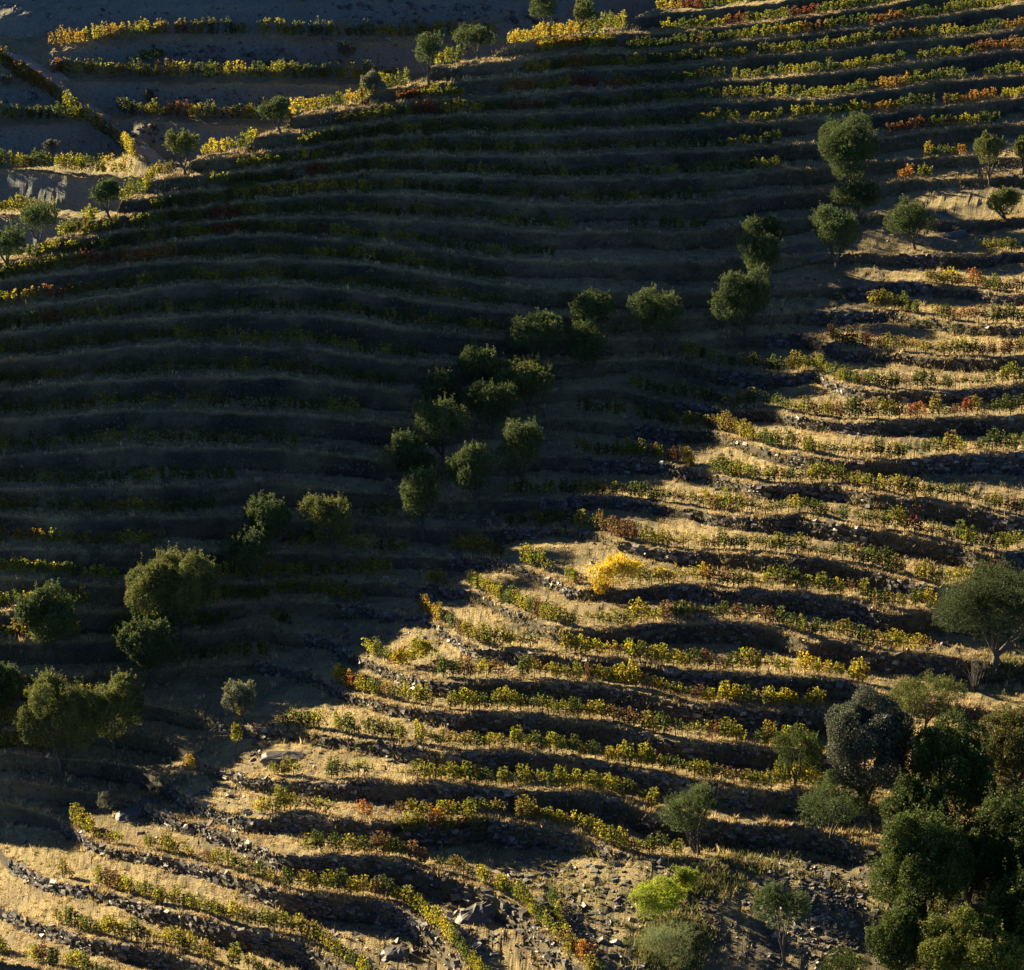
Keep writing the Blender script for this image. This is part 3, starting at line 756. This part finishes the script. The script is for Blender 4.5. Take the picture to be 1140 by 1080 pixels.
def scatter_stones(name, regions, f, seed, **kw):
    r = np.random.default_rng(seed); P = []; S = []
    for (cx, cy, rx, ry, N, smin, smax) in regions:
        for _ in range(N):
            x, y = r.normal(cx, rx), r.normal(cy, ry)
            if -10 < x < 1150 and -10 < y < 1100:
                p = f(x, y); s = smin + (smax - smin) * r.random() ** 3
                P.append(p); S.append([s * r.uniform(.8, 1.5), s * r.uniform(.6, 1), s * r.uniform(.3, .7)])
    P = np.array(P); S = np.array(S)
    vv, qq = stones(P, S, r.uniform(0, 6.3, len(P)), r, .4)
    link(name, make_mesh(name, vv, qq), M_STONE, None, kind='stuff', **kw)
scatter_stones('loose_stones', [(900,970,35,25,900,.06,.42),(915,1030,35,30,1100,.06,.45),(915,1000,45,40,60,.3,.9),(800,1010,60,35,1100,.05,.36),(640,600,330,170,900,.06,.3),(420,900,260,110,900,.06,.3),(900,700,160,110,500,.06,.3),(1000,400,110,90,500,.06,.3),(680,1020,50,35,450,.12,.7),(600,980,40,20,250,.12,.7),(500,1040,40,25,250,.15,.9),(420,1060,60,20,120,.15,.7),(880,900,40,20,120,.1,.5),(330,850,60,12,90,.1,.6),(440,700,60,25,120,.1,.7),(920,290,50,30,120,.1,.5),(1060,720,50,15,80,.1,.6),(620,640,200,60,160,.1,.4),(900,560,160,80,160,.1,.4),(240,910,40,15,120,.15,.8)], surf, 11, label='loose grey schist stones strewn over the slope', cat='stones')
scatter_stones('far_slope_stones', [(235,62,40,8,130,.15,.7),(330,66,40,8,90,.15,.6),(470,25,60,14,220,.15,.8),(600,5,60,12,120,.15,.6),(250,112,50,8,150,.1,.5),(240,66,110,9,700,.05,.28),(200,112,90,10,500,.05,.25),(40,165,40,12,300,.05,.25),(480,22,120,16,500,.05,.3),(165,150,10,8,60,.15,.7),(60,20,60,14,100,.1,.5),(20,105,20,8,40,.1,.5),(300,20,200,15,160,.1,.4)], surf_far, 12, label='loose pale stones on the banks of the far slope', cat='stones')

def rock(name, x, y, dims, yaw, label, tilt=(0, 0)):
    r = np.random.default_rng(int(x * 7 + y)); p = surf(x, y)
    u = np.linspace(0, 2 * math.pi, 15)[:-1]; vs = []
    for k, (h, s) in enumerate([(-.5, .9), (-.2, 1.05), (.25, 1.0), (.48, .8), (.55, .35)]):
        for a in u:
            ca, sa = math.cos(a), math.sin(a); m = 1 / max(abs(ca), abs(sa)) ** .7
            q = np.array([ca * m * .5 * s * dims[0], sa * m * .5 * s * dims[1], h * dims[2]]) * (1 + r.normal(0, .06)); vs.append(q)
    vs = np.array(vs); vs[:, 2] += vs[:, 0] * tilt[0] + vs[:, 1] * tilt[1]
    ca, sa = math.cos(yaw), math.sin(yaw); vs = np.stack([vs[:, 0] * ca - vs[:, 1] * sa, vs[:, 0] * sa + vs[:, 1] * ca, vs[:, 2]], 1)
    nu = len(u); Q = []
    for k in range(4):
        for j in range(nu): Q.append([k * nu + j, k * nu + (j + 1) % nu, (k + 1) * nu + (j + 1) % nu, (k + 1) * nu + j])
    Q = np.array(Q)
    tops = [[4 * nu + j, 4 * nu + j + 1, 4 * nu + nu - 2 - j, 4 * nu + nu - 1 - j] for j in range(nu // 2 - 1)]
    Q = np.concatenate([Q, np.array(tops)[:, [0, 1, 2, 3]]])
    return link(name, make_mesh(name, vs, Q), M_STONE, None, p, label=label, cat='rock')
rock('rock_slab', 530, 1022, (3.6, 1.6, 1.5), .5, 'large leaning dark rock slab beside the path at the bottom centre', (.25, .2))
rock('boulder', 440, 1064, (2.2, 1.5, 1.0), .1, 'dark boulder between the two vine rows at the bottom centre', (.1, .1))
rock('boulder', 150, 908, (3.4, 2.2, 1.5), .6, 'dark rock outcrop behind the grey shrubs at lower left', (.3, .1))
rock('boulder', 318, 846, (4.2, 1.8, 1.0), .0, 'low dark mound of rock on the terrace right of the staked yellow vine', (.0, .1))
rock('boulder', 912, 287, (2.4, .8, .5), .35, 'pale flat rock under the tree at the top of the shadowed gully', (.15, .1))
rock('boulder', 451, 697, (.9, .7, .8), 0, 'pale round boulder at the shadow edge left of the yellow bush')
rock('boulder', 1062, 264, (3.2, 1.5, .9), .3, 'pale rock ledge on the bare bank by the right edge', (.15, .1))

# ------------------------------------------------------------------ grass
def grass(name, n, sampler, hmin, hmax, cols, seed, blades=6, spread=.16, **kw):
    r = np.random.default_rng(seed); P = sampler(n, r); n = len(P)
    P = np.repeat(P, blades, 0); N = len(P)
    h = r.uniform(hmin, hmax, N) * np.repeat(np.clip(r.normal(1, .3, n), .5, 2), blades)
    base = P + np.stack([r.normal(0, spread, N), r.normal(0, spread, N), np.full(N, -.04)], 1)
    lean = np.stack([r.normal(.05, .35, N), r.normal(-.1, .35, N), np.ones(N)], 1)
    tip = base + lean * h[:, None]
    a = r.uniform(0, math.pi, N); w = .035 + .03 * r.random(N)
    s = np.stack([np.cos(a) * w, np.sin(a) * w, 0 * a], 1)
    VV = np.stack([base - s, base + s, tip], 1).reshape(-1, 3)
    c = np.array(cols)[np.repeat(r.integers(0, len(cols), n), blades)] * np.clip(r.normal(1, .2, (N, 1)), .4, 1.7)
    link(name, make_mesh(name, VV, np.arange(3 * N).reshape(-1, 3), np.repeat(c, 3, 0)), M_GRASS, None, kind='stuff', **kw)
def tread_sampler(n, r):
    i = r.integers(np.searchsorted(XC, -15), np.searchsorted(XC, 1155), n * 3)
    k = r.integers(0, 33, n * 3); t = r.random(n * 3) ** 1.3 * (len(TT) - .5)
    row = k * NP + t.astype(int); f = (t - t.astype(int))[:, None]
    P = V[row, i] * (1 - f) + V[row + 1, i] * f
    X, Y = project(P)
    d = fbm(P[:, 0] / 2.2, P[:, 1] / 2.2, 700, 3)
    litp = X > np.interp(Y, [100, 270, 415, 555, 760, 965], [1300, 1110, 850, 640, 355, 10]) - 10
    ok = (X > -10) & (X < 1150) & (Y < 1095) & (k + .2 < NCR[i]) & (d + r.normal(0, .25, n * 3) > -.15) & (litp | (r.random(n * 3) < .6))
    ok &= ~((X > 640) & (Y > 955) & (r.random(n * 3) < .8))
    return P[ok][:n]
STRAW = [(.42, .31, .15), (.34, .24, .11), (.48, .37, .20), (.25, .18, .08)]
grass('dry_grass', 60000, tread_sampler, .07, .27, STRAW, 21, label='dry straw coloured grass covering the terraces', cat='dry grass')
grass('tall_grass_tufts', 4600, tread_sampler, .2, .5, [(.50, .39, .20), (.40, .30, .14), (.30, .23, .10)], 23, blades=16, spread=.17, label='taller pale grass tufts along the terrace edges', cat='dry grass')
def bank_sampler(n, r):
    m = n * 2
    i = r.integers(np.searchsorted(XC, -15), np.searchsorted(XC, 1155), m)
    k = r.integers(4, 34, m); t = len(TT) - 1 + r.random(m) * len(SS)
    row = k * NP + t.astype(int); f = (t - t.astype(int))[:, None]
    P = V[row, i] * (1 - f) + V[row + 1, i] * f
    X, Y = project(P); d = fbm(P[:, 0] / 1.6, P[:, 2] / 1.1, 720, 3)
    ok = (X > -10) & (X < 1150) & (Y < 1095) & (k + .3 < NCR[i]) & (d + r.normal(0, .2, m) > -.05)
    return P[ok][:n]
grass('bank_scrub', 26000, bank_sampler, .10, .38, [(.11, .10, .04), (.06, .07, .022), (.22, .175, .085), (.30, .24, .12)], 24, blades=6, spread=.2, label='low dark scrub and dead grass growing on the terrace banks', cat='scrub')
def green_sampler(n, r):
    P = []
    for cx, cy, rx, ry, w in [(748,1050,20,18,.5),(790,985,26,8,.08),(1000,905,30,20,.06),(820,962,30,8,.08),(640,985,40,15,.05),(1120,745,30,8,.1)]:
        for _ in range(int(n * w)): P.append(surf(r.normal(cx, rx), min(r.normal(cy, ry), 1100)))
    return np.array(P)
grass('green_weeds', 2200, green_sampler, .2, .55, [(.13, .14, .04), (.20, .19, .06), (.09, .11, .03), (.30, .25, .10)], 22, blades=10, spread=.22, label='grey green tall weeds in patches on the rocky slope', cat='weeds')

# ------------------------------------------------------------------ trees
OLIVE = np.array((.070, .098, .028)); OLIVEL = np.array((.115, .13, .032)); OAK = np.array((.056, .078, .013)); OAKL = np.array((.105, .12, .016)); HOLM = np.array((.07, .08, .05)); PALE = np.array((.15, .16, .09)); LIME = np.array((.26, .30, .025)); GOLD = np.array((.62, .43, .035)); GREYG = np.array((.17, .18, .12))
def crown_points(r, n, rad, lobes, cut=-.75, shoots=0, lsz=.5):
    rad = np.array(rad); d = unit(r.normal(size=(lobes, 3)) * [1, 1, .9]); d[:, 2] = np.where(d[:, 2] < -.3, -d[:, 2], d[:, 2])
    C = d * r.uniform(.42, .74, (lobes, 1)) * [1.05, 1, .86]; C[0] = 0
    R = r.uniform(.6, 1.15, lobes) * lsz * .84; R[0] = .6
    k = r.choice(lobes, n, p=(R ** 2 / (R ** 2).sum()))
    q = unit(r.normal(size=(n, 3)) + np.array([0, 0, .25]))
    rr = 1 - np.abs(r.normal(0, .13, n)) + .12 * noise(q[:, 0] * 5 + k * 3, q[:, 1] * 5 + q[:, 2] * 3, 800)
    P = C[k] + q * (R[k] * rr)[:, None]
    if shoots:
        per = 26; ns = int(shoots * 1.6)
        ks = r.choice(lobes, ns); qs = unit(r.normal(size=(ns, 3)) + np.array([0, 0, .9])); b = C[ks] + qs * R[ks][:, None] * .8
        ln = r.uniform(.12, .34, ns)
        dirs = unit(qs + np.array([0, 0, .7]) + r.normal(0, .25, (ns, 3)))
        t = r.random((ns, per))
        S = b[:, None] + dirs[:, None] * (t * ln[:, None])[..., None] + r.normal(0, .022, (ns, per, 3))
        P = np.concatenate([P, S.reshape(-1, 3)])
    P = P[P[:, 2] > cut]
    return P * rad
def tree(name, label, cat, group, base, box, col, n=3200, leaf=.24, lobes=11, shoots=70, f=surf, aspect=.5, trunk=.16, cut=-.85, lsz=.5, seed=None, stems=1, bark=True):
    bx, by = base; x0, x1, y0, y1 = box
    P = f(bx, by); m = mpp(P)
    r = np.random.default_rng(seed if seed is not None else int(x0 * 13 + y0 * 7) + 5000)
    rx = (x1 - x0) / 2 * m; ry = rx * r.uniform(.85, 1.0); H = (y1 - y0) / 2 * m
    rz = math.sqrt(max(H * H - (ry * .30) ** 2, (.45 * H) ** 2)) / .955
    cx, cy = (x0 + x1) / 2, (y0 + y1) / 2
    off = np.array([(cx - bx) * m, 0, (by - cy) * m / .955])
    root = empty(name, P, label=label, cat=cat, group=group)
    n = int(n * (2.2 if n < 8000 else 3.2)); leaf = leaf * (.68 if n < 18000 else .72)
    pts = crown_points(r, n, (rx * .98, ry, rz), lobes, cut, shoots, lsz)
    pts = pts + off
    Vc, Qc = leaf_quads(pts, leaf, aspect, r)
    cl = leaf_cols(col, len(pts), r, .25, 0.0)
    # clumps of fresher and older leaves
    cf = 1 + .35 * noise(pts[:, 0] / .8, pts[:, 2] / .8 + pts[:, 1], 810)
    cl = cl * np.repeat(cf, 4)[:, None]
    link('crown', make_mesh('crown', Vc, Qc, cl), M_TREE, root)
    if bark:
        paths = []
        top = off[2] - rz * .15
        for s in range(stems):
            o = r.normal(0, .25, 3) * (stems > 1)
            fork = np.array([off[0] * .35 + o[0] * 2, 0 + o[1], max(.25 * top, .3)])
            paths.append(([[o[0], o[1], -.4], fork * [.5, .5, .45] + [o[0] * .4, o[1] * .4, 0], fork], [trunk * 1.35, trunk, trunk * .85]))
            for b in range(5):
                a = r.uniform(0, 6.28); e = off + np.array([math.cos(a) * rx * .55, math.sin(a) * ry * .55, r.uniform(-.1, .5) * rz])
                mid = (fork + e) / 2 + [0, 0, -.1 * rz] + r.normal(0, .1, 3)
                paths.append(([fork, mid, e], [trunk * .62, trunk * .4, trunk * .12]))
        a, b = tubes(paths, 7)
        link('trunk', make_mesh('trunk', a, b, smooth=True), M_BARK, root)
    return root

GR = 'olive trees along the ridge'
for lab, base, box, col in [
 ('dark rounded olive at the left edge, lowest on the ridge', (8,302), (-18,34,246,296), OLIVE),
 ('olive leaning left on the ridge beside the lowest olive at the left edge', (45,277), (18,68,221,268), OLIVE),
 ('small compact dark olive on the ridge right of a short yellow vine row', (122,244), (98,136,196,237), OLIVE),
 ('pale green ridge olive with a slanting trunk between two yellow vine rows', (207,196), (181,223,140,182), OLIVEL),
 ('small thin ridge olive halfway up the yellow vines', (313,148), (284,326,108,141), OLIVE),
 ('small pale see through olive at the edge of the long yellow ridge row', (416,108), (398,432,80,108), PALE),
 ('dark ridge olive with a straight visible trunk near the top of the ridge', (477,93), (452,498,34,82), OLIVE),
 ('dark olive on the ridge just right of the straight trunked one', (534,64), (503,551,22,60), OLIVE),
 ('topmost ridge olive with a leaning trunk cut by the top edge', (612,42), (580,630,-12,28), OLIVE),
 ('grey green olive behind the topmost ridge olive at the top edge', (645,16), (630,668,-22,12), OLIVEL)]:
    tree('olive_tree', lab, 'olive tree', GR, base, box, col, n=2600, leaf=.26, shoots=50)
GG = 'olive trees up the gully'
for lab, base, box, col in [
 ('largest dark olive at the top of the gully, wide and round', (948,203), (908,996,117,194), OLIVE),
 ('round olive directly under the big dark gully tree', (960,236), (932,988,189,226), OLIVE),
 ('tall olive with a dark trunk below left of the round one near the gully top', (932,299), (902,966,213,278), OLIVE),
 ('spreading olive on lit ground right of the tall trunked one', (1019,272), (989,1048,207,258), OLIVE),
 ('small thin olive on the lit strip near the right edge', (1103,204), (1079,1118,143,187), OLIVEL),
 ('small olive cut by the right edge beside the lit strip', (1139,190), (1127,1152,148,178), OLIVEL),
 ('low pale olive at the right edge above the bare bank', (1122,246), (1103,1145,196,236), OLIVEL),
 ('small top one of three stacked olives right of the gully centre', (858,268), (831,882,227,264), OLIVE),
 ('middle one of three stacked olives right of the gully centre', (852,318), (824,882,248,306), OLIVE),
 ('large bottom one of three stacked olives right of the gully centre', (832,366), (797,864,286,358), OLIVE),
 ('lone olive with spiky top between the stacked three and the gully clump', (742,388), (709,769,306,376), OLIVE),
 ('upper olive of the pair at the top of the gully clump', (664,364), (636,691,310,358), OLIVE),
 ('lower olive of the pair at the top of the gully clump', (661,410), (636,687,346,404), OLIVE),
 ('twin topped olive left of the pair at the top of the gully clump', (604,396), (572,636,336,388), OLIVE),
 ('wide bright topped olive on the right side of the gully clump', (590,446), (553,626,382,436), OLIVEL),
 ('upright olive at the top left of the gully clump', (537,430), (513,562,374,424), OLIVE),
 ('olive on the left shoulder of the gully clump', (496,450), (467,522,398,446), OLIVE),
 ('central wide olive in the middle of the gully clump', (550,476), (521,582,410,468), OLIVE),
 ('dark olive low on the left side of the gully clump', (494,502), (465,528,428,496), OLIVE),
 ('leftmost olive of the gully clump, low and wide', (458,528), (427,490,466,520), OLIVE),
 ('olive at the lower right end of the gully clump', (582,530), (553,612,452,522), OLIVE),
 ('olive with one tall shoot at the bottom of the gully clump', (532,552), (502,562,480,544), OLIVE),
 ('faint lowest olive of the gully clump with a jagged top', (472,586), (442,502,510,578), OLIVE),
 ('bright topped olive standing alone below the gully clump', (373,612), (342,404,537,604), OLIVEL),
 ('dark olive in deep shade left of the bright topped lone one', (310,602), (273,342,534,594), OLIVE),
 ('olive with a few lit shoots beside the widest lower gully tree', (284,644), (256,314,573,636), OLIVE),
 ('widest lower gully tree with a broad golden lit top', (205,694), (152,252,591,684), OLIVEL),
 ('smaller olive with a lit left side under the widest lower gully tree', (170,746), (134,206,671,738), OLIVE),
 ('round dark olive wholly in shade at the left', (60,716), (22,98,640,710), OLIVE),
 ('dark olive wholly in shade cut by the left edge', (0,796), (-32,36,718,790), OLIVE),
 ('left half of the big twin bush at lower left', (68,842), (29,112,734,832), OLIVEL),
 ('right half of the big twin bush at lower left', (128,828), (94,169,737,818), OLIVEL),
 ('small pale olive at the tip of the shadow edge', (273,802), (251,293,743,790), PALE)]:
    w = box[1] - box[0]
    y1n = box[3] + (.30 * w if w > 40 else 8); base = (base[0], max(base[1] + 3, y1n + 2)); e_ = 8 if w > 40 else 1; box = (box[0] - e_, box[1] - .6 * e_, box[2] + e_, y1n)
    tree('olive_tree', lab, 'olive tree', GG, base, box, col, n=int(7600 * max(.5, (w / 65) ** 2)), leaf=.25, lobes=9 + w // 12, shoots=int(w * 1.3), lsz=.48)
GO = 'trees in the lower right corner'
tree('olive_tree', 'round dark olive on the rocky slope right of the vine row ends', 'olive tree', GO, (778,952), (731,806,866,938), OLIVE, n=4200, shoots=120, leaf=.2, trunk=.12, stems=3)
tree('olive_tree', 'small olive with a straight trunk near the bottom edge', 'olive tree', GO, (874,1074), (831,901,980,1046), OLIVE, n=3600, shoots=110, leaf=.19, trunk=.14)
tree('olive_tree', 'flat topped olive with a crooked trunk among the white stones', 'olive tree', GO, (920,952), (883,974,858,928), OLIVE, n=3800, shoots=120, leaf=.19, trunk=.17)
tree('olive_tree', 'large dark olive with a thick trunk at the right edge', 'olive tree', GO, (1108,744), (1026,1196,618,738), OLIVE * .6, n=15000, shoots=240, leaf=.21, lobes=20, trunk=.34, lsz=.42)
tree('bush', 'low dark green bush left of the tall grey holm oak', 'bush', GO, (885,876), (854,918,800,872), OAK, n=3600, shoots=40, leaf=.2)
tree('holm_oak', 'tall grey leaved holm oak on the rocky slope', 'tree', GO, (962,915), (904,1024,752,912), HOLM, n=13000, shoots=0, leaf=.24, lobes=26, aspect=.8, lsz=.38, trunk=.3)
tree('bush', 'grey olive green bush behind the holm oak', 'bush', GO, (1030,815), (984,1076,744,812), OLIVEL, n=4500, shoots=90, leaf=.2)
for lab, base, box, col, n in [
 ('tall green oak right of the holm oak', (1050,930), (985,1120,778,950), OAK, 14000),
 ('brownish green oak high at the right edge below the large olive', (1130,880), (1075,1190,762,930), OAK * .6 + np.array((.10, .07, .02)) * .6, 12000),
 ('dense green oak in the middle of the lower right thicket', (1030,1040), (955,1098,884,1065), OAK, 16000),
 ('dark oak at the right edge between the green ones', (1125,1000), (1060,1210,850,1050), OAK * .8, 17000),
 ('dark oak filling the gap between the holm oak and the thicket', (1012,985), (968,1062,850,972), OAK * .7, 9000),
 ('small dark oak between the two largest green oaks of the thicket', (1078,1015), (1040,1118,905,1005), OAK * .8, 8000),
 ('dark oak low in the thicket at the right edge', (1150,1090), (1085,1215,940,1090), OAK * .75, 12000),
 ('dark evergreen oak behind the thicket at the right edge', (1160,850), (1120,1215,770,850), OAK * .8, 8000),
 ('low green oak at the bottom edge of the thicket', (1000,1090), (950,1056,985,1110), OAK, 9000),
 ('olive green oak with bright leaf tips in the bottom right corner', (1085,1120), (1004,1165,985,1160), OAKL, 17000)]:
    tree('oak_tree', lab, 'oak tree', GO, base, box, col, n=n, leaf=.24, lobes=34, shoots=60, aspect=.75, lsz=.32, trunk=.3)
tree('bush', 'dark low bush cut by the bottom edge between the small olive and the oaks', 'bush', GO, (925,1092), (895,968,1056,1098), OAK, n=2500, shoots=20, leaf=.2)
tree('bush', 'bright lime green bush on the rocky slope', 'bush', None, (725,1024), (698,768,976,1026), LIME * 1.15, n=4200, shoots=110, leaf=.2, bark=False)
tree('bush', 'smaller lime green bush touching the right of the brighter one', 'bush', None, (760,1000), (738,784,962,1000), LIME * .9, n=2000, shoots=40, leaf=.2, bark=False)
tree('bush', 'feathery pale green bush below the lime green one', 'bush', None, (742,1075), (706,788,1022,1080), np.array((.17, .20, .08)), n=2600, shoots=120, leaf=.16, aspect=.3, bark=False)
tree('vine_bush', 'big golden yellow bushy vine spilling over the terrace edge', 'vine', None, (692,656), (654,722,614,660), GOLD, n=2400, shoots=60, leaf=.22, aspect=.8, bark=False)
tree('vine_bush', 'golden vine tangle trailing down the bank below the big golden one', 'vine', None, (668,668), (654,682,640,666), GOLD * .9, n=600, shoots=40, leaf=.2, aspect=.8, bark=False)
tree('vine_bush', 'yellow green bushy vine near the shadow edge left of centre', 'vine', None, (466,738), (446,488,711,737), YGREEN * np.array(1.0) if isinstance(YGREEN, np.ndarray) else np.array(YGREEN), n=900, shoots=40, leaf=.2, aspect=.8, bark=False)
tree('vine_bush', 'yellow bushy vine fraying downhill beside the yellow green one', 'vine', None, (446,744), (436,460,722,744), GOLD * .8, n=400, shoots=30, leaf=.2, aspect=.8, bark=False)
tree('vine_bush', 'orange yellow bushy vine right at the shadow edge', 'vine', None, (380,757), (367,394,743,757), GOLD * .7, n=500, shoots=20, leaf=.2, aspect=.8, bark=False)
tree('vine', 'single yellow vine on a stake on the second pointed terrace', 'vine', None, (213,872), (204,219,838,862), GOLD * .8, n=220, shoots=20, leaf=.18, aspect=.8, trunk=.04)
tree('vine', 'single yellow green vine on a stake at the top pointed terrace', 'vine', None, (262,838), (255,270,800,832), np.array(YGREEN), n=240, shoots=20, leaf=.18, aspect=.8, trunk=.04)
tree('shrub', 'grey green wispy shrub by the tip of the vine row at lower left', 'shrub', None, (122,908), (108,136,876,906), GREYG, n=900, shoots=60, leaf=.16, aspect=.35, bark=False)
tree('shrub', 'taller pale shrub against the rock outcrop at lower left', 'shrub', None, (147,896), (136,156,872,896), GREYG * 1.1, n=700, shoots=50, leaf=.16, aspect=.35, bark=False)
for lab, base, box, col, ff in [
 ('dark round shrub on the bank between the two upper far rows', (168,76), (150,190,52,75), OLIVE, surf_far),
 ('grey shrub on the bank under the topmost far row near the dark olive', (386,72), (374,402,44,70), GREYG * .6, surf_far),
 ('pale shrub on the bank above the lowest far row at left', (58,176), (47,69,154,175), GREYG * .8, surf_far),
 ('pale shrub at the left edge beside the track', (8,102), (0,18,82,102), GREYG * .8, surf_far),
 ('dark bush cut by the top edge above the far rows', (335,8), (322,352,-14,6), OLIVE, surf_far),
 ('leafy weed clump on a shaded terrace below the ridge', (268,216), (254,286,200,216), OLIVEL, surf),
 ('thin grey shrub between the far rows in the middle', (165,118), (158,172,98,118), GREYG * .6, surf_far)]:
    tree('shrub', lab, 'shrub', 'small shrubs on the upper slopes', base, box, col, n=900, shoots=50, leaf=.2, f=ff, bark=False)
# leafless shrub in front of the large olive
p = surf(1087, 770); r = np.random.default_rng(9); paths = []
for k in range(16):
    a = r.uniform(0, 6.28); e = np.array([math.cos(a) * r.uniform(.5, 2.2), math.sin(a) * .8, r.uniform(2.0, 4.0)])
    mid = e * [.35, .35, .5] + r.normal(0, .12, 3)
    paths.append(([[0, 0, -.2], mid, e], [.04, .028, .01]))
    for _ in range(4):
        t = r.uniform(.3, 1); s0 = mid * (1 - t) + e * t; paths.append(([s0, s0 + r.normal(0, .25, 3) + [0, 0, .2], s0 + r.normal(0, .35, 3) + [0, 0, .45]], [.014, .01, .005]))
a, b = tubes(paths, 4)
link('bare_shrub', make_mesh('bare_shrub', a, b), M_BARK, None, p, label='leafless grey shrub standing in front of the large olive trunk', cat='shrub')
